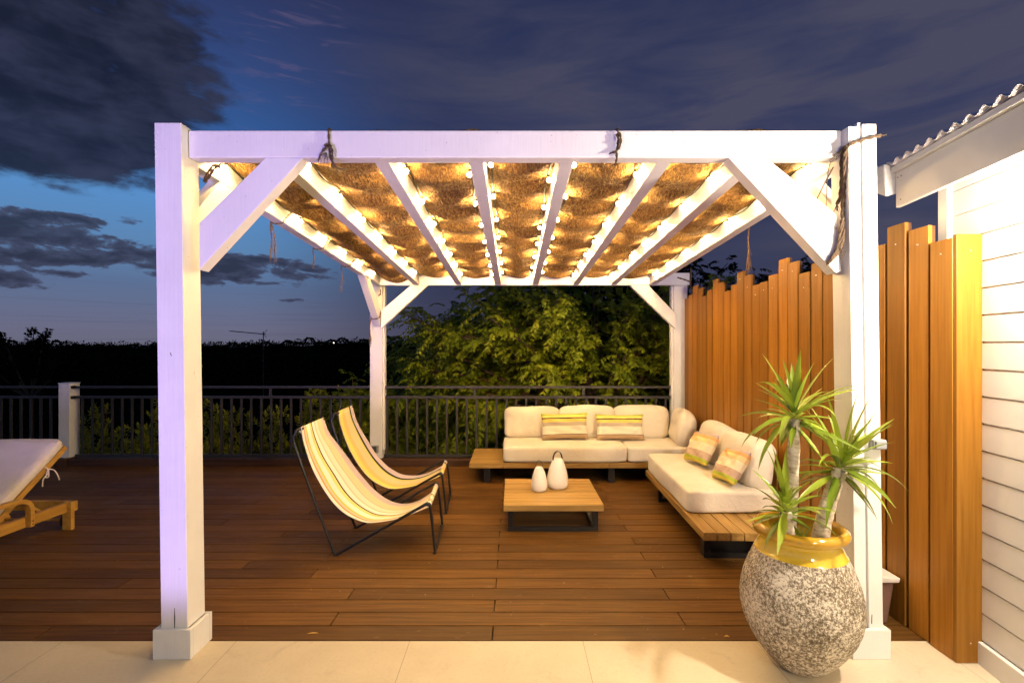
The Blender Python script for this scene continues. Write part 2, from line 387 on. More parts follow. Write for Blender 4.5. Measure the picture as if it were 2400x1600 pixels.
# ------------------------------------------------------------------ mesh builder
def origin_of(p):
    v = Vector((0, 0, 0))
    while p is not None: v += p.location; p = p.parent
    return v
class MB:
    def __init__(s): s.v = []; s.f = []; s.t = []; s.uv = []; s.tone = 0.
    def add(s, vs, fs, uvs=None):
        o = len(s.v); s.v += [tuple(p) for p in vs]
        for i, f in enumerate(fs):
            s.f.append(tuple(a+o for a in f)); s.t.append(s.tone)
            s.uv.append([uvs[a] for a in f] if uvs is not None else None)
        return s
    def hexa(s, p):   # 8 points: bottom ring 0-3, top ring 4-7
        return s.add(p, [(3,2,1,0), (4,5,6,7), (0,1,5,4), (1,2,6,5), (2,3,7,6), (3,0,4,7)])
    def box(s, x0, x1, y0, y1, z0, z1):
        return s.hexa([(x0,y0,z0),(x1,y0,z0),(x1,y1,z0),(x0,y1,z0),(x0,y0,z1),(x1,y0,z1),(x1,y1,z1),(x0,y1,z1)])
    def beam(s, a, b, wx, wz, up=(0,0,1)):
        a, b = Vector(a), Vector(b); d = (b-a).normalized(); sd = d.cross(Vector(up)).normalized(); u = sd.cross(d).normalized()
        P = []
        for c_ in (a, b):
            for i, j in ((-1,-1),(1,-1),(1,1),(-1,1)): P.append(c_+sd*wx/2*i+u*wz/2*j)
        return s.hexa(P)
    def prism(s, poly, axis, a0, a1):  # poly of 2D points extruded along axis ('y': pts are x,z ; 'x': y,z ; 'z': x,y)
        n = len(poly)
        def P(p, a):
            return {'y': (p[0], a, p[1]), 'x': (a, p[0], p[1]), 'z': (p[0], p[1], a)}[axis]
        vs = [P(p, a0) for p in poly]+[P(p, a1) for p in poly]
        fs = [tuple(range(n)), tuple(range(2*n-1, n-1, -1))]
        fs += [(i+n, (i+1) % n+n, (i+1) % n, i) for i in range(n)]
        return s.add(vs, fs)
    def tube(s, pts, r, n=8, cap=True, closed=False):
        pts = [Vector(p) for p in pts]; N = len(pts)
        rr = r if isinstance(r, (list, tuple)) else [r]*N
        T = []
        for i in range(N):
            a = pts[i-1] if (i > 0 or closed) else pts[i]; b = pts[(i+1) % N] if (i < N-1 or closed) else pts[i]
            T.append((b-a).normalized())
        ref = Vector((0,0,1)) if abs(T[0].z) < .9 else Vector((1,0,0))
        U = T[0].cross(ref).normalized(); vs = []
        for i in range(N):
            U = (U-T[i]*U.dot(T[i])).normalized(); W = T[i].cross(U)
            for k in range(n):
                a = 2*math.pi*k/n; vs.append(pts[i]+(U*math.cos(a)+W*math.sin(a))*rr[i])
        fs = []
        for i in range(N if closed else N-1):
            j = (i+1) % N
            for k in range(n): fs.append((i*n+k, i*n+(k+1) % n, j*n+(k+1) % n, j*n+k))
        if cap and not closed: fs += [tuple(range(n-1, -1, -1)), tuple((N-1)*n+k for k in range(n))]
        return s.add(vs, fs)
    def lathe(s, prof, c, n=48, capb=True, capt=False, sq=None):
        vs = []; cx, cy, cz = c
        for r, z in prof:
            for k in range(n):
                a = 2*math.pi*k/n; vs.append((cx+r*math.cos(a), cy+r*math.sin(a), cz+z))
        fs = [(i*n+k, i*n+(k+1) % n, (i+1)*n+(k+1) % n, (i+1)*n+k) for i in range(len(prof)-1) for k in range(n)]
        if capb: fs.append(tuple(range(n-1, -1, -1)))
        if capt: fs.append(tuple((len(prof)-1)*n+k for k in range(n)))
        return s.add(vs, fs)
    def grid(s, P, uv=True):  # P[i][j] points
        a, b = len(P), len(P[0])
        vs = [p for row in P for p in row]
        uvs = [(j/(b-1), i/(a-1)) for i in range(a) for j in range(b)]
        return s.add(vs, [(i*b+j, i*b+j+1, (i+1)*b+j+1, (i+1)*b+j) for i in range(a-1) for j in range(b-1)], uvs)
    def build(s, name, mat, parent=None, bevel=0., smooth=False, subsurf=0, world=True, solid=0., segs=2):
        me = bpy.data.meshes.new(name)
        o3 = origin_of(parent) if world else Vector((0,0,0))
        me.from_pydata([tuple(Vector(p)-o3) for p in s.v], [], s.f)
        at = me.attributes.new('tone', 'FLOAT', 'FACE'); at.data.foreach_set('value', s.t)
        if any(u is not None for u in s.uv):
            ul = me.uv_layers.new(name='UVMap'); k = 0
            fl = []
            for f, u in zip(s.f, s.uv):
                for q in range(len(f)): fl += list(u[q]) if u is not None else [0., 0.]
            ul.data.foreach_set('uv', fl)
        me.materials.append(mat)
        if smooth: me.polygons.foreach_set('use_smooth', [True]*len(me.polygons))
        me.update()
        o = bpy.data.objects.new(name, me); col.objects.link(o)
        if parent is not None: o.parent = parent
        if bevel:
            md = o.modifiers.new('bevel', 'BEVEL'); md.width = bevel; md.segments = segs; md.limit_method = 'ANGLE'
        if solid:
            md = o.modifiers.new('solid', 'SOLIDIFY'); md.thickness = solid; md.offset = 0
        if subsurf:
            md = o.modifiers.new('sub', 'SUBSURF'); md.levels = subsurf; md.render_levels = subsurf
        return o
def fast_mesh(name, V, F, tone, mat, parent=None, smooth=False):
    """numpy arrays: V (n,3), F (m,4) quads"""
    me = bpy.data.meshes.new(name)
    V = np.asarray(V, dtype=np.float32); F = np.asarray(F, dtype=np.int32)
    o3 = np.array(origin_of(parent)) if parent is not None else np.zeros(3)
    V = V-o3
    me.vertices.add(len(V)); me.vertices.foreach_set('co', V.astype(np.float32).ravel())
    me.loops.add(F.size); me.loops.foreach_set('vertex_index', F.ravel())
    me.polygons.add(len(F)); me.polygons.foreach_set('loop_start', np.arange(0, F.size, F.shape[1], dtype=np.int32))
    me.update(calc_edges=True)
    at = me.attributes.new('tone', 'FLOAT', 'FACE'); at.data.foreach_set('value', np.asarray(tone, dtype=np.float32))
    me.materials.append(mat)
    if smooth: me.polygons.foreach_set('use_smooth', [True]*len(F))
    o = bpy.data.objects.new(name, me); col.objects.link(o)
    if parent is not None: o.parent = parent
    return o
def tag(o, label=None, cat=None, group=None, kind=None):
    if label: o['label'] = label
    if cat: o['category'] = cat
    if group: o['group'] = group
    if kind: o['kind'] = kind
    return o
def thing(name, label, cat, loc=(0,0,0), group=None, rz=0.):
    o = bpy.data.objects.new(name, None); col.objects.link(o); o.location = loc; o.rotation_euler = (0,0,rz)
    o.empty_display_size = .1
    return tag(o, label, cat, group)
def copy_tree(o, parent=None):
    c_ = o.copy(); col.objects.link(c_); c_.parent = parent
    for ch in list(o.children): copy_tree(ch, c_)
    return c_
def catmull(pts, k=6):
    pts = [Vector(p) for p in pts]; P = [pts[0]*2-pts[1]]+pts+[pts[-1]*2-pts[-2]]; out = []
    for i in range(1, len(P)-2):
        for q in range(k):
            t = q/k; a, b, c_, d = P[i-1], P[i], P[i+1], P[i+2]
            out.append(.5*((2*b)+(c_-a)*t+(2*a-5*b+4*c_-d)*t*t+(3*b-a-3*c_+d)*t**3))
    out.append(pts[-1]); return out

# ================================================================== SETTING
def struct(name, mb, mat, **kw):
    return tag(mb.build(name, mat, None, **kw), kind='structure')
mb = MB(); mb.box(-9, 6, 1.1, 2.640, -1.6, 0)
struct('terrace_slab', mb, M['slab'])
# deck boards
mb = MB(); y = 2.648; row = 0; pitch = .1425
while y < 6.60:
    if row % 2 == 0: js = [-3.9+.02*rng.random(), -2.55, -.112, 3.4]
    else: js = [-4.6, -1.37+.01*rng.random(), .96, 2.6]
    if row in (1, 3): js[1] = -1.02 if row == 1 else -1.02
    if row % 4 == 2: js[1] = -1.9
    xs = [-9.]+js+[4.]
    for a, b in zip(xs[:-1], xs[1:]):
        mb.tone = float(rng.random())
        mb.box(a+.003, b-.003, y, y+pitch-.008, -.03, 0.)
    y += pitch; row += 1
struct('deck', mb, M['deck'], bevel=.0022)
mb = MB(); mb.box(-9, 4, 2.645, 6.6, -.5, -.035); struct('deck_substructure', mb, M['kerb'])
mb = MB(); mb.box(-9, 4, 6.47, 6.50, .002, .085); mb.box(-9, 4, 6.50, 6.66, -.6, .088)
struct('deck_edge', mb, M['kerb'], bevel=.003)

# sloping garden, wooded hillside, sea
def terr(x, y):
    return -1.4-.20*min(max(y-6.7, 0), 25)
V = []; ys = [-60, -10, 0, 1.0]; 
mb = MB(); mb.box(-60, 60, -40, 1.095, -1.9, -1.6); struct('lower_ground', mb, M['ground'])
mb = MB()
mb.grid([[(x, yy, terr(x, yy)) for x in np.linspace(-80, 80, 30)] for yy in [6.68, 8, 10, 14, 20, 31.7, 45]]); struct('ground', mb, M['ground'])
hx = np.concatenate([np.linspace(-700, 700, 60)])
def canopy(x, y):
    ax = x/y
    if y < 250: base = -6.4+(y-40)*.028
    else: base = -.5
    ridge = .0
    if y > 250:
        ridge = 1.2+1.9/(1+math.exp(-(ax+.48)*30))+1.0/(1+math.exp(-(ax+.28)*25))
        base = ridge
    if y > 420: base = ridge-(y-420)*.25
    return base
mb = MB()
mb.grid([[(t*yy, yy, canopy(t*yy, yy)-.8+.5*math.sin(t*37+yy*.3)) for t in np.linspace(-1.4, 1.4, 110)] for yy in [40, 55, 75, 95, 130, 170, 220, 255, 300, 360, 420, 470, 600]])
struct('hillside', mb, M['hills'], smooth=True)
mb = MB(); mb.grid([[(x, yy, -42) for x in np.linspace(-90000, 90000, 8)] for yy in (900, 5000, 20000, 90000)]); struct('sea', mb, M['sea'])

# ================================================================== PERGOLA
lean = lambda z: -.036*z/2.66
def zb(y): return 2.532-.0500*(y-2.58)      # underside of the rafters
pg = thing('pergola', 'large white painted timber pergola standing over the brown deck', 'pergola', (0, 4.5, 0))
def leanbox(mb, x0, x1, y0, y1, z0, z1):
    l0, l1 = lean(z0)-lean(2.66)*0, lean(z1)
    return mb.hexa([(x0+l0,y0,z0),(x1+l0,y0,z0),(x1+l0,y1,z0),(x0+l0,y1,z0),(x0+l1,y0,z1),(x1+l1,y0,z1),(x1+l1,y1,z1),(x0+l1,y1,z1)])
XL, XR = -1.757, 1.849
mb = MB(); leanbox(mb, XL, XL+.133, 2.5, 2.642, .145, 2.668)
mb.build('post', M['paint'], pg, bevel=.003)
mb = MB()
leanbox(mb, XR-.140, XR-.086, 2.5, 2.640, .145, 2.650)
leanbox(mb, XR-.0858, XR-.0702, 2.513, 2.640, .145, 2.675)
leanbox(mb, XR-.070, XR, 2.5, 2.640, .145, 2.662)
mb.build('post', M['paint'], pg, bevel=.0025)
for X in (XL, XR-.133):
    mb = MB(); a, b = X-.031, X+.157
    # boxed plinth of four boards round the post foot
    mb.box(a, b, 2.482, 2.503, .001, .147); mb.box(a, b, 2.640, 2.661, .001, .147)
    mb.box(a, a+.021, 2.5035, 2.6395, .001, .146); mb.box(b-.021, b, 2.5035, 2.6395, .001, .146)
    mb.box(a+.0215, b-.0215, 2.5035, 2.6395, .001, .125)
    mb.build('post_base', M['paint'], pg, bevel=.002)
    if X == XL:
        mb = MB(); mb.prism([(X+.065, .146), (X+.068, .146), (X+.069, .20), (X+.067, .248), (X+.0655, .248), (X+.064, .20)], 'y', 2.4988, 2.503); mb.build('crack', M['crack'], pg)
        mb = MB(); mb.prism([(X+.064+lean(1.5), 1.52), (X+.070+lean(1.5), 1.503), (X+.072+lean(1.5), 1.503), (X+.067+lean(1.5), 1.522)], 'y', 2.4988, 2.503)
        mb.build('crack', M['crack'], pg)
    else:
        mb = MB(); mb.prism([(XR-.062, .17), (XR-.058, .17), (XR-.057, .215), (XR-.060, .215)], 'y', 2.4988, 2.503); mb.build('crack', M['crack'], pg)
# back posts
for x0, x1 in ((-1.861, -1.70), (2.085, 2.262)):
    mb = MB(); mb.box(x0, x1, 6.50, 6.655, .100, 2.50)
    xi = x1 if x0 < 0 else x0
    s_ = 1 if x0 < 0 else -1
    mb.box(*(sorted((xi+.0005*s_, xi+.022*s_))), 6.53, 6.62, .20, 2.335)
    mb.build('post', M['paint'], pg, bevel=.003)
    mb = MB(); mb.box(x0+.006, x1-.006, 6.40 if x0 < 0 else 6.47, 6.62, .0, .099); mb.build('post_base', M['kerb'], pg, bevel=.002)
# front beam
XB0, XB1 = XL+.133+lean(2.6), XR-.140+lean(2.6)
mb = MB(); mb.box(XB0+.001, XB1-.001, 2.552, 2.632, 2.513, 2.652); mb.build('beam', M['paint'], pg, bevel=.006, segs=3)
# small screw heads on the beam
mb = MB()
for u, v in ((1420, 275), (2012, 190), (2012, 270), (810, 262)):
    uu, vv = 350+u/2.613, 250+v/2.613
    x, z = (uu-1203)/460.2, 1.553-(vv-811)/460.2
    mb.lathe([(.004, 0), (.004, .002)], (0,0,0), 10) if False else None
    n = 10; c0 = [(x+.004*math.cos(6.283*k/n), z+.004*math.sin(6.283*k/n)) for k in range(n)]
    mb = MB(); mb.prism(c0, 'y', 2.5495, 2.553); mb.build('screw_head', M['paint'], pg)
# back beam
mb = MB(); mb.box(-1.86, 2.262, 6.42, 6.498, 2.335, 2.492); mb.build('beam', M['paint'], pg, bevel=.004)
# side beams
def sloped(mb, x0, x1, y0, y1, h):
    return mb.hexa([(x0,y0,zb(y0)),(x1,y0,zb(y0)),(x1,y1,zb(y1)),(x0,y1,zb(y1)),(x0,y0,zb(y0)+h),(x1,y0,zb(y0)+h),(x1,y1,zb(y1)+h),(x0,y1,zb(y1)+h)])
mb = MB(); sloped(mb, -1.792, -1.712, 2.645, 6.418, .13); mb.build('beam', M['paint'], pg, bevel=.004)
mb = MB(); sloped(mb, 1.745, 1.823, 2.645, 6.418, .13); mb.build('beam', M['paint'], pg, bevel=.004)
RX = [-1.243, -.700, -.197, .284, .803, 1.281]
for x in RX:
    mb = MB(); sloped(mb, x-.038, x+.038, 2.634, 6.418, .13); mb.build('rafter', M['paint'], pg, bevel=.004)
# braces
def brace_front(poly, y0, y1):
    mb = MB(); mb.prism(poly, 'y', y0, y1); mb.build('brace', M['paint'], pg, bevel=.003)
brace_front([(-1.655+.0, 2.205), (-1.658, 1.945), (-1.601, 1.94), (-1.072, 2.512), (-1.263, 2.512), (-1.601, 2.18)][2:]+[], 2.552, 2.632)
brace_front([(1.097, 2.512), (1.291, 2.512), (1.633+.012, 2.225), (1.672, 1.935), (1.645, 1.925)], 2.552, 2.632)
brace_front([(-1.699, 1.775), (-1.699, 2.009), (-1.314, 2.334), (-1.102, 2.334)], 6.43, 6.50)
brace_front([(2.084, 1.778), (2.084, 1.972), (1.737, 2.334), (1.500, 2.334)], 6.43, 6.50)
def brace_side(x0, x1, poly):
    mb = MB(); mb.prism(poly, 'x', x0, x1); mb.build('brace', M['paint'], pg, bevel=.003)
brace_side(-1.790, -1.712, [(2.643, 2.05), (2.643, 2.22), (2.93, zb(2.93)-.001), (3.12, zb(3.12)-.001)])
brace_side(1.745, 1.823, [(2.643, 2.05), (2.643, 2.22), (2.93, zb(2.93)-.001), (3.12, zb(3.12)-.001)])
brace_side(-1.80, -1.715, [(6.499, 1.80), (6.499, 2.00), (6.0, zb(6.0)-.001), (5.78, zb(5.78)-.001)])

# ================================================================== FIBRE MAT
nx, ny = 190, 210
xs = np.linspace(-1.755, 1.80, nx); ys = np.linspace(2.60, 6.46, ny)
edges = [-1.752]+RX+[1.784]
pr = rng.random((8, 6))
P = []
for y in ys:
    rowp = []
    for x in xs:
        k = 0
        while k < len(edges)-2 and x > edges[k+1]: k += 1
        t = (x-edges[k])/(edges[k+1]-edges[k]); t = min(max(t, 0), 1)
        s_ = math.sin(math.pi*t)**1.1
        sag = .036+.012*math.sin(1.7*y+pr[k][0]*6)
        rip = .020*math.sin(2*math.pi*(y/.36+.10*math.sin(pr[k][1]*6+y*1.3)+pr[k][2]+.12*math.cos(math.pi*t)))+.010*math.sin(2*math.pi*(y/.19+pr[k][3])+x*4)
        drop = 0.
        if k == 0: drop = .055*s_*max(0, (y-4.4)/2)+.02*s_
        z = zb(min(y, 6.418))+.134+.006-s_*(sag+rip)-drop
        rowp.append((x, y+.01*math.sin(9*x), z))
    P.append(rowp)
mb = MB(); mb.grid(P)
mm = mb.build('shade_mat', M['mat'], None, smooth=True, solid=.012)
tag(mm, 'brown coconut fibre mat sagging over the white rafters of the pergola', 'shade mat')

# ================================================================== STRING LIGHTS
def icobulb():
    mb = MB()
    mb.lathe([(.003, -.056), (.011, -.053), (.0185, -.044), (.0215, -.033), (.0195, -.022), (.013, -.012), (.010, -.006)], (0,0,0), 12, capb=True, capt=True)
    return mb.build('bulb', M['bulb'], None, smooth=True)
def socket():
    mb = MB(); mb.lathe([(.0115, -.008), (.0125, .018), (.008, .026), (.004, .03)], (0,0,0), 10, capb=True, capt=True)
    return mb.build('socket', M['black'], None, smooth=True)
bulb0, sock0 = icobulb(), socket()
first = True
SIDES = [(-1.712+.028, 2.92, 'left')]
for i, x in enumerate(RX): SIDES += [(x-.038-.028, 3.10-(.0 if i % 2 else .08), 'l'), (x+.038+.028, 2.875+(.1 if i % 3 == 1 else 0), 'r')]
SIDES += [(1.745-.028, 2.98, 'right')]
nth = ['leftmost', 'second', 'third', 'fourth', 'fifth', 'rightmost']
for k, (x, y0, sd) in enumerate(SIDES):
    if sd == 'left': lab = 'warm bulb string along the inner face of the left side beam'
    elif sd == 'right': lab = 'warm bulb string along the inner face of the right side beam'
    else:
        lab = 'warm bulb string on the %s side of the %s inner rafter' % ('left' if sd == 'l' else 'right', nth[(k-1)//2] + (' from the left' if nth[(k-1)//2] not in ('leftmost', 'rightmost') else ''))
    t = thing('light_string', lab, 'string lights', (x, 2.7, zb(2.7)+.09), 'strings of warm bulbs under the pergola roof')
    yb = []; y = y0
    while y < 6.36: yb.append(y); y += .52
    pts = []
    for q, y in enumerate([2.66]+yb+[6.40]):
        pts.append((x+.006*math.sin(y*7+k), y, zb(y)+.112))
        if y < 6.3: pts.append((x+.010*math.cos(y*5+k), y+.25, zb(y+.25)+.090))
    mb = MB(); mb.tube(catmull(pts, 4), .0048, 6); mb.build('cable', M['cable'], t, smooth=True)
    for y in yb:
        b = bulb0 if first else bulb0.copy(); s = sock0 if first else sock0.copy()
        if not first: col.objects.link(b); col.objects.link(s)
        first = False
        b.parent = t; b.location = Vector((x, y, zb(y)+.092))-t.location; b.scale = (.58, .58, .58)
        b.rotation_euler = (random.uniform(-.25,.25), random.uniform(-.25,.25), 0)
        s.parent = b; s.location = (0,0,0)

# ================================================================== ROPES
def rope_strands(mb, pts, r=.006, twist=55., k=6):
    P = catmull(pts, k); P2 = []
    # resample finer
    for i in range(len(P)-1):
        n = max(1, int((P[i+1]-P[i]).length/(r*1.3)))
        for q in range(n): P2.append(P[i].lerp(P[i+1], q/n))
    P2.append(P[-1]); L = 0.; T = None
    A, B = [], []
    for i, p in enumerate(P2):
        d = (P2[min(i+1, len(P2)-1)]-P2[max(i-1, 0)])
        if d.length < 1e-6: d = Vector((0,0,1))
        d.normalize()
        u = d.cross(Vector((.31,.77,.52))).normalized(); w_ = d.cross(u)
        if i: L += (p-P2[i-1]).length
        a = L/r*.55
        off = (u*math.cos(a)+w_*math.sin(a))*r*.5
        A.append(p+off); B.append(p-off)
    mb.tube(A, r*.62, 6); mb.tube(B, r*.62, 6)
def fray(mb, p, n=9, L=.05, spread=.25, r=.0011, down=(0,0,-1)):
    p = Vector(p)
    for i in range(n):
        d = (Vector(down)+Vector((random.gauss(0,spread), random.gauss(0,spread), random.gauss(0,spread*.5)))).normalized()
        l = L*random.uniform(.5, 1.1)
        q = p+Vector((random.gauss(0,.002), random.gauss(0,.002), 0))
        e = p+d*l+Vector((0,0,-.15*l))
        mb.tube([q, q.lerp(e, .5)+Vector((random.gauss(0,.003), random.gauss(0,.003), 0)), e], r, 4)
def fuzz(mb, pts, n=30, r=.0008, L=.014):
    P = catmull(pts, 6)
    for i in range(n):
        p = random.choice(P); d = Vector((random.gauss(0,1), random.gauss(0,1), random.gauss(0,1))).normalized()
        mb.tube([p, p+d*L*random.uniform(.4, 1.3)], r, 3, cap=False)
def rope(label, paths, fr=(), mat='rope', r=.006, name='rope'):
    mb = MB()
    for p in paths:
        rope_strands(mb, p, r); fuzz(mb, p, 22)
    for f in fr: fray(mb, **f)
    return tag(mb.build(name, M[mat], None, smooth=True), label, 'rope', 'jute ropes tying the mat to the pergola')
# front beam ties
x = -.937
rope('frayed jute tie knotted round the front beam on its left third', [
    [(x-.004, 2.66, 2.63), (x-.003, 2.62, 2.659), (x, 2.545, 2.655), (x+.002, 2.542, 2.58), (x+.004, 2.540, 2.555), (x+.012, 2.543, 2.50), (x+.030, 2.58, 2.47), (x+.05, 2.66, 2.49)],
    [(x+.002, 2.536, 2.575), (x+.016, 2.525, 2.562), (x+.006, 2.522, 2.553), (x-.014, 2.528, 2.566), (x+.002, 2.536, 2.575)],
    [(x+.004, 2.532, 2.565), (x-.02, 2.528, 2.545), (x-.037, 2.528, 2.515)],
    [(x+.006, 2.53, 2.56), (x+.022, 2.527, 2.545), (x+.024, 2.527, 2.495)]],
    [dict(p=(x-.037, 2.528, 2.515), L=.035, down=(-.4,0,-1)), dict(p=(x-.008, 2.528, 2.53), L=.05, down=(-.1,0,-1)), dict(p=(x+.024, 2.527, 2.495), L=.06)], 'ropedark', .0062)
x = .529
rope('tight jute tie looped round the front beam right of centre', [
    [(x-.004, 2.66, 2.63), (x, 2.62, 2.660), (x, 2.545, 2.655), (x+.004, 2.541, 2.60), (x-.004, 2.541, 2.54), (x-.004, 2.545, 2.505), (x-.002, 2.60, 2.49)],
    [(x-.010, 2.537, 2.618), (x+.006, 2.528, 2.628), (x+.014, 2.528, 2.595), (x+.008, 2.530, 2.56), (x-.012, 2.53, 2.535), (x-.028, 2.53, 2.532)],
    [(x-.006, 2.535, 2.62), (x+.002, 2.526, 2.60), (x+.006, 2.526, 2.565)]],
    [dict(p=(x-.028, 2.53, 2.532), L=.02, down=(-1,0,-.4)), dict(p=(x+.004, 2.528, 2.60), L=.04)], 'ropedark', .0058)
rope('short jute lashing where the left side beam meets the front post', [
    [(-1.625, 2.66, 2.45), (-1.66, 2.70, 2.44), (-1.70, 2.76, 2.475), (-1.68, 2.80, 2.56), (-1.60, 2.72, 2.53), (-1.56, 2.66, 2.50)],
    [(-1.62, 2.655, 2.44), (-1.60, 2.68, 2.50), (-1.56, 2.70, 2.55)]], [], 'ropedark', .007)
for (y, L, n, lab) in ((3.73, .26, 2, 'long double rope tail hanging from the left side beam, nearest of three'), (4.52, .15, 1, 'short thin rope tail hanging at the middle of the left side beam'), (5.26, .24, 1, 'rope tail hanging from the far half of the left side beam')):
    z = zb(y); xo = -1.80
    pth = [[(-1.62, y+.02, z+.12), (-1.705, y, z+.02), (-1.72, y, z-.006), (-1.79, y, z-.007), (xo, y, z+.03)]]
    fr_ = []
    for q in range(n):
        xx = xo+.012*q
        pth.append([(xo, y, z+.02), (xx-.004, y-.01, z-.03), (xx+.006+.012*q, y-.01, z-.03-L*.4), (xx-.004+.02*q, y-.01, z-.02-L*.78)])
        fr_ += [dict(p=(xx-.004+.02*q, y-.01, z-.02-L*.78), L=L*.3, spread=.18, n=8), dict(p=(xx+.006+.012*q, y-.01, z-.03-L*.4), L=L*.4, spread=.14, n=4)]
    rope(lab, pth, fr_, 'rope', .0052)
rope('rope looped round the far left brace with a frayed tail against the post', [
    [(-1.70, 6.42, 2.00), (-1.70, 6.38, 1.93), (-1.74, 6.36, 1.90), (-1.80, 6.36, 1.905), (-1.815, 6.40, 1.95)],
    [(-1.81, 6.38, 1.92), (-1.825, 6.37, 1.80), (-1.82, 6.37, 1.68)],
    [(-1.70, 6.41, 2.28), (-1.69, 6.38, 2.22), (-1.72, 6.37, 2.19)]],
    [dict(p=(-1.82, 6.37, 1.70), L=.13, n=14, spread=.1, r=.002)], 'rope', .0078)
rope('pale frayed rope tail hanging from the right side beam against the sky', [
    [(1.80, 3.886, 2.60), (1.832, 3.886, 2.50), (1.828, 3.885, zb(3.9)-.02), (1.822, 3.885, 2.36), (1.828, 3.885, 2.27)]],
    [dict(p=(1.826, 3.885, 2.30), L=.17, n=22, spread=.075, r=.0017), dict(p=(1.826, 3.885, 2.36), L=.1, n=8, spread=.2)], 'rope', .0062)
rope('thin rope tail hanging beside the far right post', [
    [(2.10, 6.40, 2.43), (2.20, 6.405, 2.40), (2.27, 6.41, 2.375)], [(2.272, 6.41, 2.55), (2.276, 6.41, 2.45), (2.272, 6.41, 2.36), (2.280, 6.41, 2.25)]],
    [dict(p=(2.28, 6.41, 2.26), L=.05)], 'rope', .009)
def fp(u, v, y):  # metres at depth y, used only to write down measured rope points
    return ((u-1203)*y/1173.5, y, 1.553-(v-811)*y/1173.5)
rp = [fp(2064, 318, 2.49), fp(2040, 323, 2.488), fp(2010, 332, 2.488), fp(1988, 340, 2.492), fp(1970, 352, 2.56), fp(1955, 366, 2.62)]
rope('thick jute rope wound across the front right post and bundled down to the brace', [
    rp, [fp(1990, 338, 2.49), fp(1984, 352, 2.50), fp(1977, 400, 2.53), fp(1975, 450, 2.54), fp(1974, 520, 2.54)],
    [fp(1986, 342, 2.49), fp(1973, 362, 2.54), fp(1972, 420, 2.56), fp(1969, 460, 2.56), fp(1962, 478, 2.56)],
    [fp(1987, 340, 2.485), fp(1980, 370, 2.51), fp(1979, 440, 2.53), fp(1975, 515, 2.532), fp(1977, 545, 2.532), fp(1970, 580, 2.535), fp(1952, 606, 2.535), fp(1938, 618, 2.56)],
    [fp(1973, 515, 2.53), fp(1969, 545, 2.528), fp(1963, 580, 2.53), fp(1944, 612, 2.535), fp(1930, 610, 2.62)],
    [fp(1976, 515, 2.53), fp(1975, 560, 2.525), fp(1960, 596, 2.53), fp(1940, 618, 2.54)],
    [fp(1940, 618, 2.56), fp(1945, 628, 2.60), fp(1955, 634, 2.66)]],
    [dict(p=fp(2064, 318, 2.49), L=.03, down=(1,0,.3), n=8), dict(p=fp(1962, 478, 2.56), L=.04, n=12), dict(p=fp(1966, 575, 2.53), L=.06, n=16, spread=.3), dict(p=fp(1972, 352, 2.52), L=.06, n=12, down=(-.8,0,-.6), spread=.3)], 'ropedark', .0085)
mb = MB()
mb.tube([fp(1953, 392, 2.60), fp(1930, 435, 2.60), fp(1913, 470, 2.60)], .0032, 6)
mb.tube([fp(1951, 396, 2.61), fp(1935, 425, 2.61), fp(1922, 452, 2.61)], .0028, 6)
mb.tube([fp(1948, 372, 2.60), fp(1941, 400, 2.60), fp(1938, 440, 2.60), fp(1936, 490, 2.60)], .0018, 6)
tag(mb.build('dry_twig', M['rope'], None, smooth=True), 'dry palm twigs sticking down inside the front right corner', 'twigs')

# ================================================================== RAILING
def railing(label, x0, x1, bal, posts, capl=False, capr=False):
    t = thing('railing', label, 'railing', ((x0+x1)/2, 6.58, .09), 'dark railings along the deck edge')
    def bar(nm, a0, a1, y0, y1, z0, z1):
        mb = MB(); mb.box(a0, a1, y0, y1, z0, z1); return mb.build(nm, M['railing'], t, bevel=.002)
    bar('top_rail', x0, x1, 6.555, 6.605, 1.002, 1.030)
    bar('middle_rail', x0, x1, 6.560, 6.600, .868, .900)
    bar('bottom_rail', x0, x1, 6.560, 6.600, .098, .135)
    for xp in posts:
        bar('post', xp-.016, xp+.016, 6.565, 6.596, .901, 1.001)
        bar('bracket', xp-.035, xp+.035, 6.50, 6.62, .0885, .0975)
    proto = None; x = bal[0]
    while x < bal[1]:
        if proto is None:
            mb = MB(); mb.box(x-.013, x+.013, 6.568, 6.592, .1352, .8678); proto = mb.build('baluster', M['railing'], t, bevel=.0015); px = x
        else:
            c_ = proto.copy(); col.objects.link(c_); c_.parent = t; c_.location = (x-px, 0, 0)
        x += .1305
    return t
railing('dark grey metal railing left of the short white post', -9, -5.83, (-6.99, -5.85), [-8.2])
railing('long dark grey railing between the short white post and the pergola', -5.745, -1.835, (-5.66, -1.9), [-3.19])
railing('dark grey railing behind the sofa between the two far pergola posts', -1.695, 2.10, (-1.655, 2.05), [-.508, .92])
t = thing('fence_post', 'short white post with brown foot between two railing sections', 'post', (-5.8, 6.55, 0))
mb = MB(); mb.box(-5.905, -5.765, 6.50, 6.66, .105, 1.06); mb.box(-5.91, -5.76, 6.495, 6.665, 1.0602, 1.076); mb.build('shaft', M['paint'], t, bevel=.004)
mb = MB(); mb.box(-5.90, -5.77, 6.44, 6.65, 0, .104); mb.build('foot', M['kerb'], t, bevel=.002)
mb = MB(); mb.box(-5.764, -5.735, 6.52, 6.58, 1.0, 1.035); mb.box(-5.764, -5.735, 6.52, 6.58, .866, .902); mb.build('rail_bracket', M['black'], t)
t = thing('power_socket', 'grey weatherproof socket with dark cover low on the far left post', 'socket', (-1.79, 6.48, .22))
mb = MB(); mb.box(-1.835, -1.745, 6.465, 6.4995, .175, .27); mb.build('housing', M['outlet'], t, bevel=.006)
